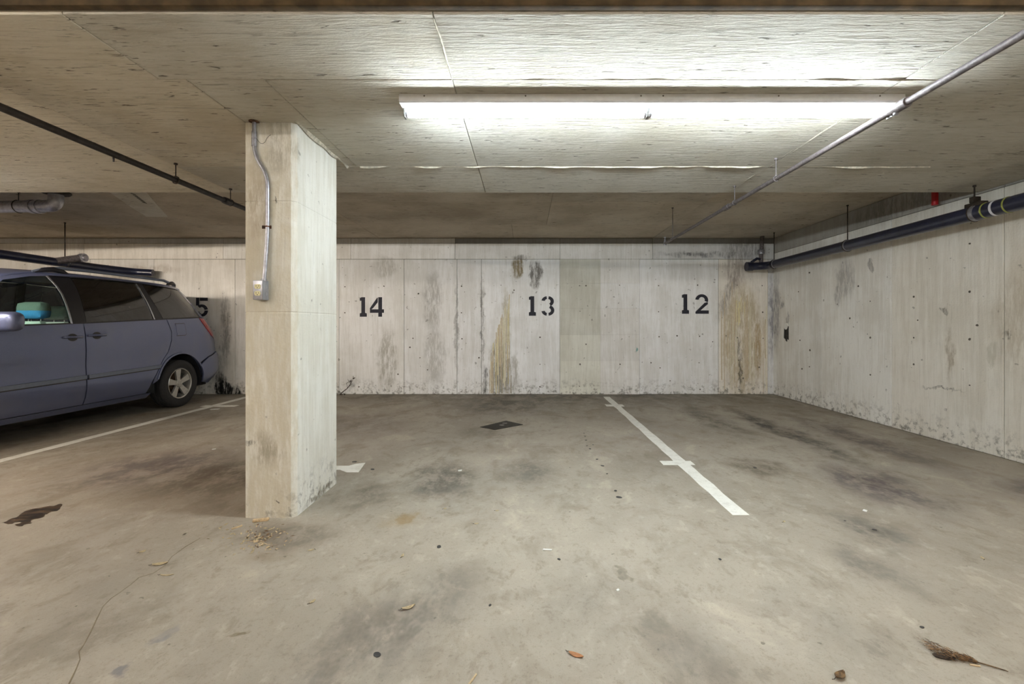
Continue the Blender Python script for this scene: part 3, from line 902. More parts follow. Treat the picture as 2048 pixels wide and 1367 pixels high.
# black iron sprinkler branch on the van side
QX, QZ = -2.70, 2.312
bp = empty('sprinkler_pipe', (0, 0, 0), 'black iron sprinkler pipe running back past the column', 'pipe')
tubeo('pipe_run', [(QX, 0.3, QZ), (QX, 3.0, QZ), (QX, 5.9, QZ)], .021, M_BLACKPIPE, bp, 16)
for y in (3.44, 4.08):
    hanger(bp, (QX, y, QZ), .024, ZS, mat=M_BRONZE)
hanger(bp, (QX, 1.6, QZ), .024, ZC, mat=M_BRONZE)
hanger(bp, (QX, 5.6, QZ), .024, ZC, mat=M_BRONZE)
bm = bmesh.new()
lathe(bm, [(3.99, .021), (3.99, .029), (4.005, .031), (4.06, .031), (4.075, .029), (4.075, .021)], 16, 'Y', (QX, 0, QZ))
mesh_obj('pipe_coupling', bm, M_BLACKPIPE, bp, 40)
bm = bmesh.new()
lathe(bm, [(-.05, .005), (-.02, .006)], 8, 'Z', (QX, 2.92, QZ))
mesh_obj('drain_plug', bm, M_BLACKPIPE, bp)

# big drain along the side wall
DX, DZ, DR = 4.03, 2.185, .066
dp = empty('drain_pipe', (0, 0, 0), 'thick navy-black drain pipe hung along the side wall', 'pipe')
path = rounded_path([(DX, -1.0, DZ + .03), (DX, 7.33, DZ - .01), (DX - .10, 7.44, DZ - .01), (DX - .30, 7.46, DZ - .012)], .16, 8)
tubeo('pipe_run', path, DR, M_NAVYPIPE, dp, 24)
bm = bmesh.new()
lathe(bm, [(DX - .32, DR), (DX - .32, DR + .010), (DX - .22, DR + .010), (DX - .22, DR)], 24, 'X', (0, 7.46, DZ - .012))
mesh_obj('end_hub', bm, M_NAVYPIPE, dp, 40)
for y, m, r, l in ((3.80, M_WHITETAG, .0015, .010), (3.70, M_YELTAG, .003, .006), (3.88, M_YELTAG, .003, .006), (3.97, M_GALV, .006, .02), (5.55, M_GALV, .005, .012), (7.15, M_GALV, .005, .008), (2.4, M_GALV, .006, .02)):
    bm = bmesh.new()
    zc_ = DZ + .03 - .04 * (y + 1) / 8.33
    lathe(bm, [(y - l, DR - .002), (y - l, DR + r), (y + l, DR + r), (y + l, DR - .002)], 24, 'Y', (DX, 0, zc_))
    mesh_obj('pipe_band', bm, m, dp, 40)
for y, zt in ((3.99, ZS), (5.56, ZC), (1.6, ZC), (7.2, ZC)):
    zc_ = DZ + .03 - .04 * (y + 1) / 8.33
    hanger(dp, (DX, y, zc_), DR + .004, zt, mat=M_BRONZE, rod=.006)
# clamp hardware over the pipe by the beam edge
bm = bmesh.new()
box(bm, (DX - .035, 3.90, DZ + .055), (DX + .035, 4.05, DZ + .10), .008)
box(bm, (DX - .05, 3.95, DZ + .095), (DX + .02, 3.99, DZ + .15), .006)
mesh_obj('clamp_saddle', bm, M_BRONZE, dp, 40)

# vertical fittings in the far corner (pale wrapped riser and tee)
cr = empty('corner_riser', (3.98, 7.50, 2.25), 'pale taped riser stub in the wall corner over the drain pipe', 'pipe')
tubeo('riser_tube', [(0, 0, 0), (.0, 0, .12), (.02, .0, .44)], .032, M_STEELPIPE, cr, 14)
bm = bmesh.new()
lathe(bm, [(.13, .034), (.14, .05), (.20, .052), (.22, .036)], 14, 'Z')
mesh_obj('tape_wrap', bm, M_GALV, cr, 40)
bm = bmesh.new()
tube(bm, [(0, 0, .05), (-.08, -.02, .06), (-.16, .02, .0)], .022, 10)
mesh_obj('tee_branch', bm, M_NAVYPIPE, cr, 40)

rp = empty('red_pipe_stub', (4.20, 4.56, ZC), 'short red painted pipe stub below the slab by the side wall', 'pipe')
bm = bmesh.new()
lathe(bm, [(0, .028), (-.27, .028), (-.272, .020)], 14, 'Z')
mesh_obj('stub_tube', bm, M_RED, rp, 40)
bm = bmesh.new()
lathe(bm, [(-.004, .045), (-.012, .045)], 14, 'Z')
mesh_obj('stub_flange', bm, M_RUST, rp, 40)

# steel drain elbow going up through the slab above the van
ep = empty('steel_drain_pipe', (-5.27, 5.0, ZC), 'grey steel drain with an elbow into the slab above the van', 'pipe')
path = rounded_path([(-4.5, 0, -.215), (-.02, 0, -.155), (-.0, 0, -.10), (.0, 0, .01)], .13, 8)
path = rounded_path([(-4.5, 0, -.245), (0, 0, -.16), (0, 0, .01)], .13, 8)
tubeo('pipe_run', path, .066, M_GALV, ep, 24)
bm = bmesh.new()
lathe(bm, [(.0, .125), (-.012, .13), (-.03, .115), (-.036, .07)], 20, 'Z')
mesh_obj('slab_flange', bm, M_BRONZE, ep, 40)
for xx in (-.19, -.26):
    bm = bmesh.new()
    lathe(bm, [(xx - .02, .066), (xx - .02, .076), (xx + .02, .076), (xx + .02, .066)], 24, 'X', (0, 0, -.164 + xx * .019))
    mesh_obj('pipe_band', bm, M_GALV, ep, 40)
hanger(ep, (-.42, 0, -.168), .066, 0, 'X', M_BRONZE)
hanger(ep, (-2.0, 0, -.198), .066, 0, 'X', M_BRONZE)

# lower drain behind the van with fittings
lp = empty('drain_pipe', (0, 0, 0), 'thick dark drain pipe hung above the van roof', 'pipe')
LX, LZ, LR = -6.72, 2.10, .06
path = rounded_path([(LX, 3.0, LZ + .02), (LX, 6.9, LZ - .01), (LX + .18, 7.42, LZ - .02), (LX + .45, 7.5, LZ - .03)], .2, 6)
tubeo('pipe_run', path, LR, M_NAVYPIPE, lp, 20)
for y in (4.9, 5.6, 6.5):
    bm = bmesh.new()
    lathe(bm, [(y - .015, LR), (y - .015, LR + .007), (y + .015, LR + .007), (y + .015, LR)], 20, 'Y', (LX, 0, LZ + .006))
    mesh_obj('pipe_band', bm, M_GALV, lp, 40)
    hanger(lp, (LX, y, LZ + .005), LR + .006, ZC, mat=M_GALV if y < 5 else M_BRONZE, rod=.007)
bm = bmesh.new()
tube(bm, rounded_path([(LX + .02, 6.35, LZ), (LX + .06, 6.50, LZ + .05), (LX + .12, 6.62, LZ + .09)], .1), .05, 16)
mesh_obj('branch_wye', bm, M_STEELPIPE, lp, 40)
bm = bmesh.new()
lathe(bm, [(.0, .05), (0, .062), (.06, .062), (.06, .04), (.075, .03)], 16, 'X', (LX + .10, 6.63, LZ + .095))
mesh_obj('cleanout_cap', bm, M_GALV, lp, 40)

# ------------------------------------------------------------------ conduit and outlet box on the column
def cf(x, y, off=0.0):   # a point on the column face
    d = CY0
    return Vector(((x - VX) * d / FOC, CY0 - off, CAM_H + (VY - y) * d / FOC))
cd = empty('conduit', (0, 0, 0), 'bent galvanised conduit running down the column to the outlet box', 'conduit')
cpts = [cf(511, 246, .014), cf(511, 312, .014), cf(538, 352, .014), cf(538, 470, .016), cf(534.5, 556, .030), cf(534, 564, .032)]
cpts[0].z = ZS
tubeo('conduit_tube', rounded_path(cpts, .09, 6), .0115, M_GALV, cd, 14)
for x, y, nm in ((511, 287, 'conduit_coupling'), (511, 272, 'conduit_coupling')):
    p = cf(x, y, .014)
    bm = bmesh.new()
    lathe(bm, [(-.022, .0115), (-.022, .0145), (.022, .0145), (.022, .0115)], 14, 'Z', p)
    mesh_obj(nm, bm, M_GALV, cd, 40)
p = cf(538, 454, .016)
bm = bmesh.new()
box(bm, (p.x - .042, CY0 - .004, p.z - .010), (p.x + .016, CY0, p.z + .010), .001)
torus(bm, p, .0125, .004, 'Z', 16, 6)
mesh_obj('conduit_strap', bm, M_RUST, cd, 40)
bm = bmesh.new()
lathe(bm, [(0, .03), (-.004, .03), (-.006, .012)], 12, 'Z', (cpts[0].x, cpts[0].y, ZS))
mesh_obj('ceiling_escutcheon', bm, M_RUST, cd, 40)
bm = bmesh.new()
a_ = cf(514, 277, .012)
tube(bm, [a_ + Vector((.09 * t, .004, -.035 * math.sin(math.pi * min(1, t * 1.25)) + .05 * max(0, t - .6))) for t in (0, .15, .3, .45, .6, .75, .9, 1.0)], .0012, 5)
mesh_obj('stray_wire', bm, M_SLOT, cd)

bx = cf(527.5, 581)
ob = empty('outlet_box', (bx.x - .0, CY0, bx.z), 'small grey metal outlet box with ivory sockets on the column', 'outlet box')
W2, H2, D2 = .031, .059, .060
boxo('box_body', (-W2, -D2, -H2), (W2, 0, H2), M_BOX, ob, .003)
boxo('cover_plate', (-W2 + .003, -D2 - .003, -H2 + .004), (W2 - .003, -D2 + .001, H2 - .004), M_GALV, ob, .001)
for s in (.021, -.021):
    bm = bmesh.new()
    pr = [(.0185 * math.cos(6.2832 * k / 20), max(-.0135, min(.0135, .0185 * math.sin(6.2832 * k / 20)))) for k in range(20)]
    prism(bm, pr, -D2 - .0065, -D2 - .002, lambda a, b, h: Vector((a, h, b + s)))
    r_ = mesh_obj('socket_face', bm, M_IVORY, ob)
    bm = bmesh.new()
    box(bm, (-.0085, -D2 - .0072, s - .002), (-.0062, -D2 - .006, s + .008))
    box(bm, (.0062, -D2 - .0072, s - .001), (.0085, -D2 - .006, s + .007))
    lathe(bm, [(-D2 - .0072, .0028), (-D2 - .006, .0028)], 8, 'Y', (0, 0, s - .008))
    mesh_obj('socket_slot', bm, M_SLOT, r_)
bm = bmesh.new()
lathe(bm, [(-D2 - .005, .003), (-D2 - .002, .003)], 10, 'Y')
mesh_obj('cover_screw', bm, M_GALV, ob)
for z_ in (.022, -.022):
    bm = bmesh.new()
    lathe(bm, [(W2 - .001, .011), (W2 + .0015, .011)], 14, 'X', (0, -D2 * .45, z_))
    mesh_obj('knockout_disc', bm, M_GALV, ob)
bm = bmesh.new()
lathe(bm, [(H2 - .001, .016), (H2 + .012, .016), (H2 + .012, .0118)], 14, 'Z', (cpts[-1].x - bx.x, cpts[-1].y - CY0, 0))
mesh_obj('conduit_nut', bm, M_GALV, ob, 40)

# ------------------------------------------------------------------ drain plate in the floor
ctr = (fp(960, 854) + fp(1046, 849)) / 2
pl = [fp(960, 854), fp(990, 859.5), fp(1046, 849), fp(1012, 841.5)]
dr = empty('drain_cover', (ctr.x, ctr.y, 0), 'dark rectangular iron drain cover set askew in the floor', 'drain cover')
bm = bmesh.new()
prism(bm, [(p_.x - ctr.x, p_.y - ctr.y) for p_ in pl], -0.001, .006, lambda a, b, h: Vector((a, b, h)))
bmesh.ops.bevel(bm, geom=list(bm.edges), offset=.002, segments=1, affect='EDGES')
mesh_obj('cover_plate', bm, M_DRAIN, dr)
for dx, dy in ((.0, .02), (.03, .12)):
    bm = bmesh.new()
    prism(bm, [(dx + .03 * math.cos(.785 * k), dy + .02 * math.sin(.785 * k)) for k in range(8)], .005, .0085, lambda a, b, h: Vector((a, b, h)))
    mesh_obj('lifting_boss', bm, M_SOCKET, dr)
# ------------------------------------------------------------------ the parked van
# local frame: origin on the floor under the rear end, +u towards the nose (world -y), v = world x, z up
VAN_X, VAN_Y = -5.985, 7.54
van = empty('minivan', (VAN_X, VAN_Y, 0), 'dark slate-blue minivan backed against the wall', 'car')

def interp(tab, x):
    if x <= tab[0][0]:
        return tab[0][1]
    for (a0, b0), (a1, b1) in zip(tab, tab[1:]):
        if x <= a1:
            t = (x - a0) / (a1 - a0)
            return b0 + (b1 - b0) * t
    return tab[-1][1]
REAR = [(.20, .26), (.36, .12), (.45, .05), (.70, .04), (.76, .10), (1.05, .17), (1.3, .34), (1.6, .56), (1.76, .68), (1.85, .74)]
FRONT = [(.20, 4.95), (.35, 5.04), (.62, 5.06), (.85, 4.98), (1.0, 4.75), (1.1, 4.3), (1.2, 4.0), (1.75, 3.0), (1.85, 2.9)]
def hw(u, z):
    """half width of the body at station u and height z"""
    w = .985
    if z < .50:
        w -= .09 * ((.50 - z) / .30) ** 2
    if z < .9:
        w -= .012 * (1 - min(1, abs(z - .72) / .18)) if z > .54 else 0
    if z > 1.05:
        t = z - 1.05
        w -= .07 * t + .30 * t * t
    r = u - interp(REAR, z)
    if r < .55:
        w -= .17 * (1 - max(r, 0) / .55) ** 2.4
    r = interp(FRONT, z) - u
    if r < .9:
        w -= .28 * (1 - max(r, 0) / .9) ** 2.2
    return w
def P(u, v, z):
    return Vector((v, -u, z))
def patch(name, poly, mat, side, off=0.0, thick=0.012, parent=None, step=.09, smooth=35, label=None):
    """side-view polygon (u, z) laid onto the curved body side, with thickness"""
    bm = bmesh.new()
    f = bm.faces.new([bm.verts.new((u, 0, z)) for u, z in poly])
    us, zs = [p[0] for p in poly], [p[1] for p in poly]
    x = math.floor(min(us) / step) * step + step
    while x < max(us):
        bmesh.ops.bisect_plane(bm, geom=bm.verts[:] + bm.edges[:] + bm.faces[:], plane_co=(x, 0, 0), plane_no=(1, 0, 0), dist=1e-5)
        x += step
    z = math.floor(min(zs) / step) * step + step
    while z < max(zs):
        bmesh.ops.bisect_plane(bm, geom=bm.verts[:] + bm.edges[:] + bm.faces[:], plane_co=(0, 0, z), plane_no=(0, 0, 1), dist=1e-5)
        z += step
    bmesh.ops.triangulate(bm, faces=[f for f in bm.faces if len(f.verts) > 4])
    base = list(bm.faces)
    ext = bmesh.ops.extrude_face_region(bm, geom=base)
    new = {g for g in ext['geom'] if isinstance(g, bmesh.types.BMVert)}
    for v in bm.verts:
        u, z = v.co.x, v.co.z
        w = (hw(u, z) + off - (thick if v not in new else 0)) * side
        v.co = P(u, w, z)
    o = mesh_obj(name, bm, mat, parent or van, smooth)
    return tag(o, label)
def arch_pts(c, r, a0, a1, zc=.345, n=16):
    return [(c + r * math.cos(math.radians(a0 + (a1 - a0) * k / n)), zc + r * math.sin(math.radians(a0 + (a1 - a0) * k / n))) for k in range(n + 1)]
RW, FW = 1.05, 4.08     # wheel stations
def belt(u):
    return 1.165 + .055 * (3.4 - u) if u < 3.4 else 1.165
sliding = [(1.30, belt(1.3) - .012), (1.245, 1.10), (1.25, .98), (1.30, .82), (1.42, .66), (1.56, .45), (1.62, .285), (2.455, .285), (2.455, .7), (2.475, belt(2.47) - .006)]
front_door = [(2.468, .285), (3.72, .285), (3.80, .6), (3.80, 1.05), (3.76, belt(3.76) - .006), (2.488, belt(2.48) - .006), (2.468, .7)]
quarter = [(1.287, belt(1.287) - .012)] + [(1.233, 1.10), (1.238, .98), (1.288, .82), (1.408, .66), (1.53, .47), (1.545, .40)] + arch_pts(RW, .435, 12, 143) + \
          [(.50, .70), (.26, .755), (.115, .765), (.12, .9), (.19, 1.08), (.30, 1.24), (.345, belt(.34) - .02)]
bumper = [(.115, .752), (.26, .742), (.50, .688), (.655, .60)] + arch_pts(RW, .435, 147, 176)[1:] + [(.60, .31), (.40, .27), (.24, .27), (.14, .37), (.07, .46), (.055, .68), (.09, .742)]
fender = [(3.735, .285), (3.815, .6), (3.815, 1.05), (3.78, 1.16), (4.25, 1.108), (4.5, 1.055), (4.72, .985), (4.90, .885), (4.985, .84), (5.055, .6)] + arch_pts(FW, .435, 10, 172) + [(3.66, .30)]
rocker = [(1.52, .275), (3.70, .275), (3.66, .215), (1.56, .215)]
skirt_front = [(4.52, .40), (5.055, .59), (5.05, .5), (5.01, .30), (4.96, .255), (4.55, .26)]
side_roof = [(.72, 1.752), (1.2, 1.768), (1.8, 1.772), (2.4, 1.768), (2.75, 1.752), (3.0, 1.69), (3.0, 1.655), (2.78, 1.715), (2.62, 1.737), (2.0, 1.752), (1.55, 1.752), (.80, 1.725)]
a_pillar = [(3.0, 1.69), (3.35, 1.50), (3.98, 1.16), (3.82, 1.16), (3.30, 1.46), (3.0, 1.655)]
d_pillar = [(.80, 1.725), (.72, 1.752), (.66, 1.72), (.52, 1.52), (.375, 1.32), (.345, belt(.34) - .02), (.56, belt(.56) - .008)]
win_front = [(2.605, belt(2.6)), (2.63, 1.73), (2.78, 1.712), (3.0, 1.65), (3.30, 1.455), (3.80, 1.165)]
win_slide = [(1.50, belt(1.5)), (1.545, 1.50), (1.60, 1.747), (2.43, 1.735), (2.44, belt(2.44))]
win_quart = [(.575, belt(.57)), (.68, 1.50), (.80, 1.715), (1.50, 1.745), (1.45, 1.55), (1.345, belt(1.345))]
b_pillar = [(2.445, belt(2.44)), (2.435, 1.742), (2.63, 1.738), (2.60, belt(2.6))]
c_pillar = [(1.35, belt(1.35)), (1.455, 1.55), (1.505, 1.748), (1.595, 1.75), (1.54, 1.50), (1.495, belt(1.49))]
shell_low = [(.20, .34), (.50, .30)] + [(.56, .36)] + arch_pts(RW, .45, 176, 12)[::1] + [(1.56, .30), (3.6, .30)] + arch_pts(FW, .45, 172, 10) + [(4.85, .45), (4.85, .85), (4.3, 1.06), (3.8, 1.13), (2.0, 1.20), (.45, 1.26), (.25, 1.0), (.2, .7)]
for s in (1, -1):
    patch('inner_shell', shell_low, M_SHELL, s, -.022, .008)
    patch('quarter_panel', quarter, M_PAINT, s)
    sd = patch('sliding_door', sliding, M_PAINT, s)
    fd = patch('front_door', front_door, M_PAINT, s)
    rb = patch('rear_bumper_corner', bumper, M_PAINT, s, .012, .02)
    patch('front_fender', fender, M_PAINT, s)
    patch('front_bumper_corner', skirt_front, M_PAINT, s, .006)
    patch('rocker_panel', rocker, M_PAINT, s, -.012, .02)
    patch('roof_side', side_roof, M_PAINT, s, .002)
    patch('front_pillar', a_pillar, M_PAINT, s)
    patch('rear_pillar', d_pillar, M_PAINT, s)
    patch('middle_pillar', b_pillar, M_TRIMBLK, s, -.004)
    patch('window_divider', c_pillar, M_TRIMBLK, s, -.003)
    patch('front_window', win_front, M_GLASS, s, -.010, .004, label='clear side glass')
    patch('sliding_window', win_slide, M_PRIVACY, s, -.006, .004, label='dark tinted side glass')
    patch('quarter_window', win_quart, M_PRIVACY, s, -.004, .004, label='dark tinted side glass')
    # bright edge strips and belt rubber
    patch('window_strip', [(1.492, belt(1.49)), (1.538, 1.50), (1.592, 1.748), (1.606, 1.748), (1.552, 1.50), (1.508, belt(1.5))], M_CHROME, s, .003, .006)
    patch('window_strip', [(2.604, belt(2.6)), (2.632, 1.735), (2.648, 1.735), (2.622, belt(2.6))], M_CHROME, s, .003, .008)
    patch('belt_rubber', [(.56, belt(.56) - .012), (.56, belt(.56) + .006), (1.30, belt(1.3) + .006), (2.44, belt(2.44) + .006), (3.78, belt(3.78) + .006), (3.78, belt(3.78) - .008), (2.44, belt(2.44) - .008), (1.3, belt(1.3) - .012)], M_TRIMBLK, s, .001, .008)
    patch('roof_drip', [(.80, 1.722), (.80, 1.730), (1.55, 1.757), (2.0, 1.757), (2.62, 1.742), (2.62, 1.735), (2.0, 1.749), (1.55, 1.749)], M_TRIMBLK, s, .006, .006)
    # rubbing strips
    patch('door_moulding', [(1.45, .605), (1.42, .645), (2.45, .622), (2.45, .58)], M_RAIL, s, .022, .026, sd)
    patch('moulding_edge', [(1.45, .592), (1.45, .607), (2.45, .582), (2.45, .567)], M_TRIMBLK, s, .011, .012, sd)
    patch('door_moulding', [(2.475, .58), (2.475, .622), (3.78, .592), (3.78, .55)], M_RAIL, s, .022, .026, fd)
    patch('moulding_edge', [(2.475, .567), (2.475, .582), (3.78, .552), (3.78, .538)], M_TRIMBLK, s, .011, .012, fd)
    # wheel arch lip
    patch('arch_lip', arch_pts(RW, .455, 14, 150) + arch_pts(RW, .430, 150, 14), M_PAINT, s, .010, .014)
    patch('arch_lip', arch_pts(FW, .455, 10, 172) + arch_pts(FW, .430, 172, 10), M_PAINT, s, .010, .014)
    # lamps, fuel door
    patch('tail_light', [(.62, 1.30), (.44, 1.292), (.30, 1.21), (.21, 1.06), (.235, .97), (.37, 1.02), (.52, 1.17)], M_REDLENS, s, .008, .014, label='red tail light lens')
    patch('headlight', [(4.55, .86), (4.62, .98), (4.80, .93), (4.95, .80), (4.90, .72), (4.7, .74)], M_CLEARLENS, s, .006, .012)
    # door handles: cup and pull bar
    for dpar, uc, zc, flip in ((fd, 2.62, 1.055, 1), (sd, 2.34, 1.07, -1)):
        cup = [(uc + .055 * math.cos(math.radians(20 * k)), zc + .042 * math.sin(math.radians(20 * k))) for k in range(18)]
        patch('handle_cup', cup, M_TRIMBLK, s, .0015, .006, dpar)
        bm = bmesh.new()
        pts_ = [(uc - .10, .008), (uc - .085, .022), (uc, .034), (uc + .085, .024), (uc + .11, .008)]
        tube(bm, [P(u_, s * (hw(u_, zc) + o_), zc + .004) for u_, o_ in pts_], [.010, .014, .014, .014, .009], 10)
        mesh_obj('door_handle', bm, M_PAINT, dpar, 50)
    # roof rail: bar and two feet
    def rz(u):
        return 1.795 + .045 - .010 * ((u - 1.7)) ** 2
    bm = bmesh.new()
    tube(bm, [P(u_, s * (hw(u_, 1.74) - .035), z_) for u_, z_ in [(2.72, 1.775), (2.62, 1.812)] + [(2.5 - .2 * k, rz(2.5 - .2 * k)) for k in range(8)] + [(.92, 1.805), (.80, 1.770)]], [.012, .020] + [.019] * 8 + [.019, .012], 10)
    rr_ = mesh_obj('roof_rail', bm, M_RAIL, van, 50)
    for u0 in (2.56, .90):
        bm = bmesh.new()
        tube(bm, [P(u_, s * (hw(u_, 1.74) - .035), z_) for u_, z_ in ((u0 + .14, 1.772), (u0 + .08, 1.800), (u0, 1.815), (u0 - .08, 1.800), (u0 - .14, 1.772))], [.010, .026, .030, .026, .010], 10)
        mesh_obj('rail_foot', bm, M_TRIMBLK, rr_, 50)
    # door mirror
    mu, mv = 3.36, hw(3.36, 1.2)
    bm = bmesh.new()
    r = bmesh.ops.create_uvsphere(bm, u_segments=20, v_segments=12, radius=1.0)
    for v in bm.verts:
        q = v.co
        e = lambda t, p: math.copysign(abs(t) ** p, t)
        v.co = P(mu + .075 * e(q.y, .7), s * (mv + .17 + .125 * e(q.x, .6)), 1.225 + .095 * e(q.z, .6))
    mi_ = mesh_obj('door_mirror', bm, M_PAINT, van, 60)
    bm = bmesh.new()
    tube(bm, [P(mu + .06, s * (mv - .02), 1.17), P(mu + .02, s * (mv + .09), 1.18)], .028, 10)
    mesh_obj('mirror_arm', bm, M_TRIMBLK, mi_, 50)
patch('fuel_door_gap', [(1.165, 1.215), (1.155, 1.205), (1.135, 1.055), (1.15, 1.035), (.985, 1.04), (.965, 1.06), (.975, 1.21), (.99, 1.222)], M_TRIMBLK, 1, .0006, .003)
patch('fuel_door', [(1.155, 1.208), (1.15, 1.200), (1.142, 1.060), (1.15, 1.043), (.988, 1.047), (.972, 1.064), (.982, 1.205), (.993, 1.214)], M_PAINT, 1, .003, .006)

def grid(name, nu, nv, fn, mat, smooth=50, thick=0.01, parent=None):
    bm = bmesh.new()
    g = [[bm.verts.new(fn(i / nu, j / nv)) for j in range(nv + 1)] for i in range(nu + 1)]
    for i in range(nu):
        for j in range(nv):
            bm.faces.new((g[i][j], g[i + 1][j], g[i + 1][j + 1], g[i][j + 1]))
    o = mesh_obj(name, bm, mat, parent or van, smooth)
    if thick:
        m = o.modifiers.new('thickness', 'SOLIDIFY')
        m.thickness = thick
        m.offset = 0
    return o
ROOFZ = [(.66, 1.735), (.75, 1.757), (1.2, 1.773), (1.8, 1.777), (2.4, 1.772), (2.75, 1.755), (3.0, 1.69)]
def roof_fn(a, b):
    u = .64 + (3.0 - .64) * a
    v = b * 2 - 1
    z = interp(ROOFZ, u)
    return P(u, v * (hw(u, z) + .001), z + .055 * (1 - abs(v) ** 2.6) * min(1, (u - .55) / .4))
grid('roof_panel', 26, 18, roof_fn, M_PAINT)
def hatch_fn(a, b):
    z = .77 + (1.735 - .77) * a
    v = b * 2 - 1
    u = interp(REAR, z)
    return P(u - .05 * (1 - abs(v) ** 3), v * hw(u, z), z)
grid('tailgate', 14, 14, hatch_fn, M_PAINT)
def hglass_fn(a, b):
    z = 1.32 + (1.69 - 1.32) * a
    v = (b * 2 - 1) * .86
    u = interp(REAR, z)
    return P(u - .056 * (1 - abs(v) ** 3) - .008, v * hw(u, z), z)
grid('tailgate_window', 8, 12, hglass_fn, M_PRIVACY, thick=.004)
def rbump_fn(a, b):
    z = .27 + (.755 - .27) * a
    v = b * 2 - 1
    u = interp(REAR, z)
    return P(u - .04 * (1 - abs(v) ** 3), v * (hw(u, z) + .010), z)
grid('rear_bumper', 8, 14, rbump_fn, M_PAINT)
def wind_fn(a, b):
    z = 1.15 + (1.69 - 1.15) * a
    v = b * 2 - 1
    u = 3.98 + (3.0 - 3.98) * a
    return P(u + .12 * (1 - v * v), v * (hw(u, z) - .03), z)
grid('windshield', 10, 12, wind_fn, M_GLASS, thick=.005)
def hood_fn(a, b):
    u = 3.96 + (4.93 - 3.96) * a
    v = b * 2 - 1
    z = 1.15 - .14 * a - .16 * a ** 4
    return P(u + .10 * a * (1 - v * v), v * (hw(u, z) - .02), z + .05 * (1 - v * v))
grid('bonnet', 12, 12, hood_fn, M_PAINT)
def nose_fn(a, b):
    z = .25 + (.86 - .25) * a
    v = b * 2 - 1
    u = interp(FRONT, z)
    return P(u + .10 * (1 - v * v), v * hw(u, z), z)
grid('front_bumper', 8, 14, nose_fn, M_PAINT)
bm = bmesh.new()
for k in range(5):
    z_ = .62 + .04 * k
    tube(bm, [P(interp(FRONT, z_) + .10 * (1 - (v / .9) ** 2) + .012, v, z_) for v in (-.45, -.2, 0, .2, .45)], .012, 8)
mesh_obj('grille_bars', bm, M_TRIMBLK, van, 50)
# floor pan and cabin
bm = bmesh.new()
box(bm, (-.84, -4.7, .24), (.84, -.35, .34), .02)
mesh_obj('floor_pan', bm, M_SHELL, van)
bm = bmesh.new()
box(bm, (-.80, -4.0, .78), (.80, -3.55, 1.12), .06)
mesh_obj('dashboard', bm, M_INTERIOR, van, 40)
def seat(u, v, cover=True):  # cover: adds the painted blue reflection on the headrest
    bm = bmesh.new()
    box(bm, (v - .25, -u - .27, .50), (v + .25, -u + .27, .68), .06)
    st_ = mesh_obj('car_seat', bm, M_SEAT, van, 50)
    bm = bmesh.new()
    prism(bm, [(-.24, .62), (.24, .62), (.25, 1.05), (.19, 1.235), (-.19, 1.235), (-.25, 1.05)], 0, .13, lambda a, b, h: P(u - .20 + h - (b - .62) * .22, v + a, b))
    bmesh.ops.bevel(bm, geom=list(bm.edges), offset=.035, segments=3, affect='EDGES')
    mesh_obj('seat_back', bm, M_SEAT, st_, 50)
    bm = bmesh.new()
    box(bm, (v - .15, -u + .25, 1.262), (v + .15, -u + .39, 1.455), .062)
    hr = mesh_obj('headrest', bm, M_HEADREST, st_, 60)
    if cover:
        bm = bmesh.new()
        box(bm, (v - .151, -u + .249, 1.261), (v + .151, -u + .391, 1.456), .062)
        bmesh.ops.bisect_plane(bm, geom=bm.verts[:] + bm.edges[:] + bm.faces[:], plane_co=(0, 0, 1.355), plane_no=(0, 0, 1), clear_outer=True)
        mesh_obj('headrest_reflection', bm, M_BLUEREFLECT, st_, 60)  # blue reflection painted as colour on the headrest's lower half
    bm = bmesh.new()
    for dv in (-.07, .07):
        tube(bm, [P(u - .33, v + dv, 1.20), P(u - .33, v + dv, 1.28)], .006, 8)
    mesh_obj('headrest_post', bm, M_GALV, st_)
seat(2.80, .40)
seat(2.80, -.40)
for v in (-.42, .42):
    seat(1.75, v, False)
bm = bmesh.new()
torus(bm, (.40, -3.48, 1.08), .18, .014, 'Y', 24, 8)
for a in (0.2, 2.9, 4.7):
    tube(bm, [(.40, -3.48, 1.08), (.40 + .18 * math.cos(a), -3.48, 1.08 + .18 * math.sin(a))], .016, 8)
mesh_obj('steering_wheel', bm, M_INTERIOR, van, 50)

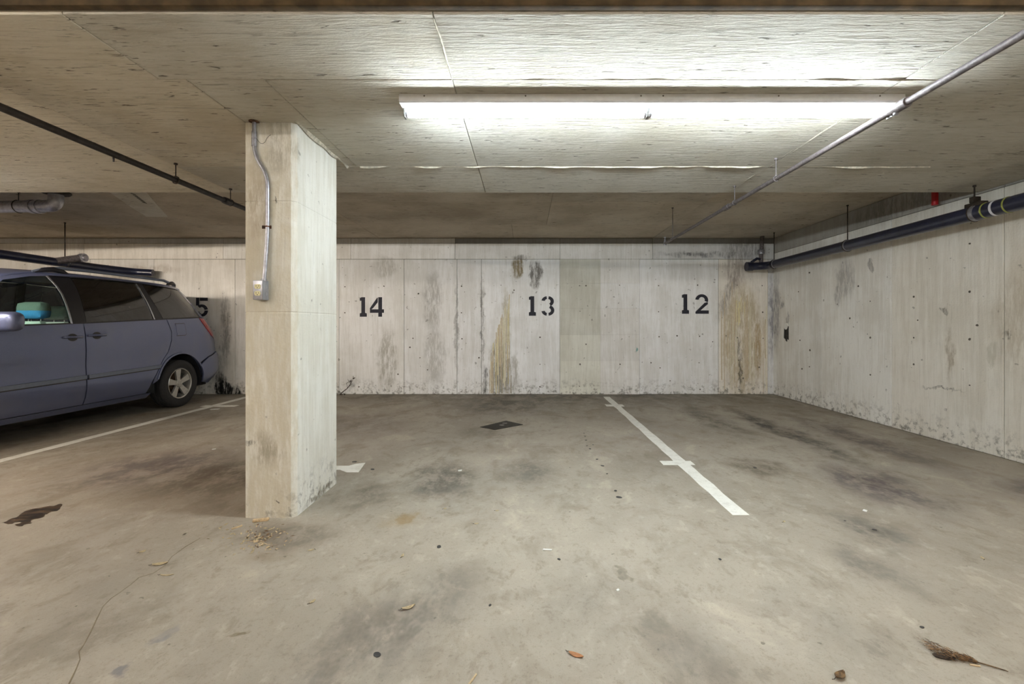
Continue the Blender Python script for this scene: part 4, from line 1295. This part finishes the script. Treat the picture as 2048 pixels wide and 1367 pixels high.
# wheels
def wheel(u, s):
    cx = s * .865
    root = empty('wheel', (cx, -u, .345))
    root.parent = van
    bm = bmesh.new()
    R, w = .343, .108
    prof = [(-w * .86, .215), (-w * .95, .26), (-w, .29), (-w * .93, .322), (-w * .80, .338), (-w * .62, R), (-w * .55, R), (-w * .53, R - .008), (-w * .45, R - .008), (-w * .43, R),
            (-w * .06, R), (-w * .04, R - .008), (w * .04, R - .008), (w * .06, R), (w * .43, R), (w * .45, R - .008), (w * .53, R - .008), (w * .55, R), (w * .62, R), (w * .80, .338), (w * .93, .322), (w, .29), (w * .95, .26), (w * .86, .215)]
    lathe(bm, prof, 48, 'X', closed=True)
    mesh_obj('tyre', bm, M_RUBBER, root, 35)
    bm = bmesh.new()
    o = s
    lathe(bm, [(o * .092, .222), (o * .098, .216), (o * .090, .205), (o * .05, .196), (-o * .09, .190), (-o * .09, .206), (o * .07, .210)], 40, 'X', closed=True)
    mesh_obj('rim_barrel', bm, M_ALLOY, root, 40)
    bm = bmesh.new()
    lathe(bm, [(o * .005, .03), (o * .005, .15), (-o * .01, .15)], 32, 'X')
    mesh_obj('brake_disc', bm, M_BRAKE, root, 40)
    bm = bmesh.new()
    for k in range(5):
        th = 2 * math.pi * k / 5 + math.pi / 2 + .1
        ca, sa = math.cos(th), math.sin(th)
        def to(a, b, h):
            x = o * (.072 + h - .010 * (b / .2) + .016 * (b / .2) ** 2)
            return Vector((x, a * -sa + b * ca, a * ca + b * sa))
        prism(bm, [(-.030, .03), (.030, .03), (.034, .10), (.050, .204), (-.050, .204), (-.034, .10)], -.022, .004, to)
    mesh_obj('rim_spokes', bm, M_ALLOY, root, 30)
    bm = bmesh.new()
    lathe(bm, [(o * .05, .058), (o * .078, .058), (o * .084, .048), (o * .082, .026), (o * .088, .022), (o * .09, .005)], 24, 'X')
    for k in range(5):
        th = 2 * math.pi * k / 5 + .7
        lathe(bm, [(o * .08, .009), (o * .087, .009)], 8, 'X', (0, .04 * math.cos(th), .04 * math.sin(th)))
    mesh_obj('hub', bm, M_ALLOY, root, 40)
    # dark wheel well behind the tyre
for u in (RW, FW):
    for s in (1, -1):
        wheel(u, s)
        bm = bmesh.new()
        n = 14
        ring = []
        for k in range(n + 1):
            a = math.radians(-10 + 200 * k / n)
            ring.append([bm.verts.new(P(u + .44 * math.cos(a), s * v, .345 + .44 * math.sin(a))) for v in (.60, .945)])
        for k in range(n):
            bm.faces.new((ring[k][0], ring[k + 1][0], ring[k + 1][1], ring[k][1]))
        bm.faces.new([r[0] for r in ring])
        mesh_obj('wheel_well', bm, M_SHELL, van)
bm = bmesh.new()
box(bm, (-.78, -1.10, .30), (.78, -1.0, .38), .02)
box(bm, (-.78, -4.13, .30), (.78, -4.03, .38), .02)
mesh_obj('axle_beam', bm, M_SHELL, van)
# ------------------------------------------------------------------ leaves, litter, weeds
def leaf(x, y, length, width, rot, mat, name, label, cat, group=None, curl=.25):
    c = fp(x, y)
    bm = bmesh.new()
    n = 8
    rows_ = []
    for k in range(n + 1):
        t = k / n
        w = width * (math.sin(math.pi * min(1, t * 0.93 + .05)) ** .8) * .5
        z = .004 + curl * length * (t - .5) ** 2
        rows_.append([bm.verts.new(((t - .5) * length, s * w, z + (abs(s) * curl * width * .35))) for s in (-1, 0, 1)])
    for k in range(n):
        for j in range(2):
            bm.faces.new((rows_[k][j], rows_[k + 1][j], rows_[k + 1][j + 1], rows_[k][j + 1]))
    g = bmesh.ops.extrude_face_region(bm, geom=list(bm.faces))
    for v in g['geom']:
        if isinstance(v, bmesh.types.BMVert):
            v.co.z += .0015
    lo = min(v.co.z for v in bm.verts)
    for v in bm.verts:
        v.co.z -= lo
    root = empty(name, (c.x, c.y, 0.0002), label, cat, group)
    root.rotation_euler = (0, 0, rot)
    mesh_obj('blade', bm, mat, root, 60)
    bm = bmesh.new()
    tube(bm, [(-length * .5, 0, .003 + curl * length * .25 - lo * 0), (-length * .62, .002, .003), (-length * .75, .006, .0025)], .0011, 5)
    mesh_obj('stalk', bm, M_TWIG, root)
    return root
leaf(1152, 1310, .056, .021, -.45, M_LEAFORANGE, 'dry_leaf', 'orange-brown dry leaf lying alone on the open floor', 'leaf')
leaf(817, 1216, .055, .020, .5, M_LEAFTAN, 'dry_leaf', 'small curled tan leaf beside a gum spot on open floor', 'leaf', curl=.5)
leaf(320, 1128, .065, .028, .35, M_LEAFTAN, 'dry_leaf', 'tan leaf lying on the floor crack', 'leaf')
leaf(285, 1103, .03, .022, 1.1, M_LEAFTAN, 'dry_leaf', 'tiny tan leaf scrap beside the floor crack', 'leaf')
leaf(334, 1150, .06, .010, .1, M_LEAFTAN, 'dry_leaf', 'thin shredded tan leaf along the floor crack', 'leaf')
leaf(1680, 1353, .05, .028, .5, M_LEAFBROWN, 'dry_leaf', 'crumpled brown leaf near the dry bristly clump', 'leaf', curl=.6)
for x, y, r in ((625, 1203, .3), (622, 1100, .9), (890, 1017, .2), (994, 1021, .1), (953, 1047, .1), (805, 1111, .4), (1965, 1116, .3), (1568, 1043, .2)):
    leaf(x, y, random.uniform(.022, .034), .014, r * 4, M_LEAFTAN, 'leaf_scrap', 'tiny pale leaf scrap scattered on the open floor', 'leaf scrap', 'leaf scraps on the floor')

def scrap(x, y, l, w, rot, mat, name, label, cat, h=.006):
    c = fp(x, y)
    bm = bmesh.new()
    box(bm, (-l / 2, -w / 2, 0), (l / 2, w / 2, h), min(w, h) * .25)
    for v in bm.verts:
        v.co.y += .12 * l * math.sin(v.co.x / l * 3.0) + random.uniform(-.0006, .0006)
        v.co.z *= 1 + .25 * math.sin(v.co.x / l * 7)
    o = tag(mesh_obj(name, bm, mat, None, 40), label, cat)
    o.location = (c.x, c.y, 0.0002)
    o.rotation_euler = (0, 0, rot)
    return o
scrap(522, 1042, .082, .020, .05, M_WOODCHIP, 'wood_chip', 'pale orange wood stick against the column foot', 'wood chip', .018)
scrap(474, 1055, .055, .012, .7, M_WOODCHIP, 'wood_chip', 'pale splinter on the dirt before the column', 'wood chip', .008)
scrap(1095, 1100, .045, .012, -.35, M_PAPER, 'paper_scrap', 'folded white paper scrap on the open floor', 'paper', .006)
scrap(1730, 1021, .03, .022, .5, M_PAPER, 'paper_scrap', 'white paper flake beside the dark tyre stain', 'paper', .004)
scrap(920, 941, .03, .02, .2, M_PAPER, 'paper_scrap', 'white crumb on the grey stain of stall 13', 'paper', .006)
scrap(430, 818, .10, .04, .1, M_PAPER, 'paper_scrap', 'white scrap on the floor behind the van wheel', 'paper', .004)
scrap(428, 898, .03, .02, .4, M_PAPER, 'paper_scrap', 'white crumb on the brown stain beside the column', 'paper', .005)
scrap(1236, 1180, .014, .010, .4, M_PAPER, 'paper_scrap', 'tiny white crumb alone in the open floor', 'paper', .004)
scrap(945, 1359, .05, .006, .9, M_WOODCHIP, 'dry_straw', 'thin straw stalk on the floor', 'straw', .004)

# crumbled leaf litter before the column foot
bm = bmesh.new()
for k in range(170):
    if k < 100:
        x, y = random.gauss(522, 16), random.gauss(1080, 13)
    else:
        x, y = random.gauss(505, 45), random.gauss(1068, 16)
    if y < 1046:
        y = 1046 + random.random() * 10
    c = fp(x, y)
    th = random.random() * 6.28
    l, w = random.uniform(.004, .016), random.uniform(.002, .006)
    ax, ay = Vector((math.cos(th), math.sin(th), 0)), Vector((-math.sin(th), math.cos(th), 0))
    z = random.uniform(.001, .006)
    pl_ = [c + ax * l + Vector((0, 0, z)), c + ay * w + Vector((0, 0, z + .001)), c - ax * l + Vector((0, 0, .0008)), c - ay * w + Vector((0, 0, .0008))]
    a_ = [bm.verts.new(p) for p in pl_]
    b_ = [bm.verts.new(p - Vector((0, 0, .0006))) for p in pl_]
    mi = random.choice([0, 0, 1, 2])
    for f in (a_, b_[::-1], (a_[0], b_[0], b_[1], a_[1]), (a_[1], b_[1], b_[2], a_[2]), (a_[2], b_[2], b_[3], a_[3]), (a_[3], b_[3], b_[0], a_[0])):
        bm.faces.new(f).material_index = mi
tag(mesh_obj('leaf_litter', bm, [M_LEAFTAN, M_LEAFBROWN, M_WOODCHIP]), 'crumbled dry leaf litter before the column foot', 'leaf litter', kind='stuff')

# bristly dry clump with a stalk
c = fp(1912, 1316)
cl = empty('dry_seed_clump', (c.x, c.y, 0), 'dark brown bristly dried plant clump with a thin stalk', 'dried plant')
bm = bmesh.new()
for k in range(640):
    t = random.random() ** .8
    base = Vector((-.066 + .120 * t, .036 - .055 * t + random.uniform(-1, 1) * .046 * (1 - t * .8), random.uniform(.001, .026 * (1 - t * .6))))
    ax = Vector((-.8 + random.uniform(-.5, .5), .45 + random.uniform(-.6, .6), random.uniform(-.1, .5))).normalized()
    l = random.uniform(.008, .020)
    sd_ = ax.cross(Vector((0, 0, 1))).normalized() * random.uniform(.0007, .0016)
    up = Vector((0, 0, .0011))
    e = base + ax * l
    e.z = max(e.z, .001)
    a_ = [bm.verts.new(p) for p in (base + sd_, base - sd_, base + up, e)]
    mi = random.choice([0, 0, 1, 2])
    for f in ((a_[0], a_[1], a_[3]), (a_[1], a_[2], a_[3]), (a_[2], a_[0], a_[3]), (a_[0], a_[2], a_[1])):
        bm.faces.new(f).material_index = mi
br = tag(mesh_obj('bristles', bm, [M_LEAFBROWN, M_TWIG, plain('dry_bristle', lin(150, 112, 70), .9)], cl), kind='stuff')
bm = bmesh.new()
lathe(bm, [(-.001, .004), (.0, .02), (.004, .022), (.008, .014), (.010, .003)], 10, 'Z', (-.02, .008, 0))
for v in bm.verts:
    v.co = Vector((v.co.x * 1.6 - .5 * v.co.y, v.co.y * .8, max(v.co.z, 0)))
mesh_obj('matted_core', bm, M_TWIG, cl, 60)
tubeo('stalk', [(.03, -.012, .006), (.055, -.026, .005), (.085, -.042, .004), (.112, -.058, .003), (.118, -.064, .003)], [.003, .0022, .002, .0016, .001], M_LEAFBROWN, cl, 6)
scrap(1950, 1331, .03, .006, -.5, M_WOODCHIP, 'dry_straw', 'cream husk beside the bristly clump stalk', 'straw', .004)

# weed sprouting where the back wall meets the floor, and the scorched corner twigs
w0 = bw(681, 787)
wd = empty('dry_weed', (w0.x, YB - .03, 0), 'small dark dry weed sprouting at the foot of the back wall beside the column', 'weed')
st_ = tubeo('stem', [(0, 0, -.002), (.06, -.02, .05), (.14, -.03, .11), (.20, -.03, .19), (.25, -.03, .285)], [.008, .007, .006, .005, .002], M_TWIG, wd, 6)
for a, b in (((.06, -.02, .05), (.10, -.05, .07)), ((.14, -.03, .11), (.13, -.05, .20)), ((.13, -.05, .20), (.21, -.05, .24)), ((.17, -.03, .15), (.24, -.02, .20)), ((.20, -.03, .19), (.15, -.04, .27)), ((.03, -.01, .03), (-.05, -.04, .10))):
    tubeo('twig', [a, tuple((p + q) / 2 + random.uniform(-.01, .01) for p, q in zip(a, b)), b], [.004, .003, .001], M_TWIG, wd, 5)
for p, r in (((.255, -.03, .285), .3), ((.21, -.05, .24), 1.2), ((.10, -.05, .01), 2.0), ((.05, -.04, .008), .2)):
    bm = bmesh.new()
    prism(bm, [(.03 * math.cos(r) * t1 + w1 * -math.sin(r), .03 * math.sin(r) * t1 + w1 * math.cos(r)) for t1, w1 in ((-1, 0), (-.2, -.012), (1, 0), (-.2, .012))], 0, .002, lambda a, b, h: Vector((p[0] + a, p[1] + h, p[2] + b)))
    mesh_obj('leaf', bm, M_TWIG, wd)
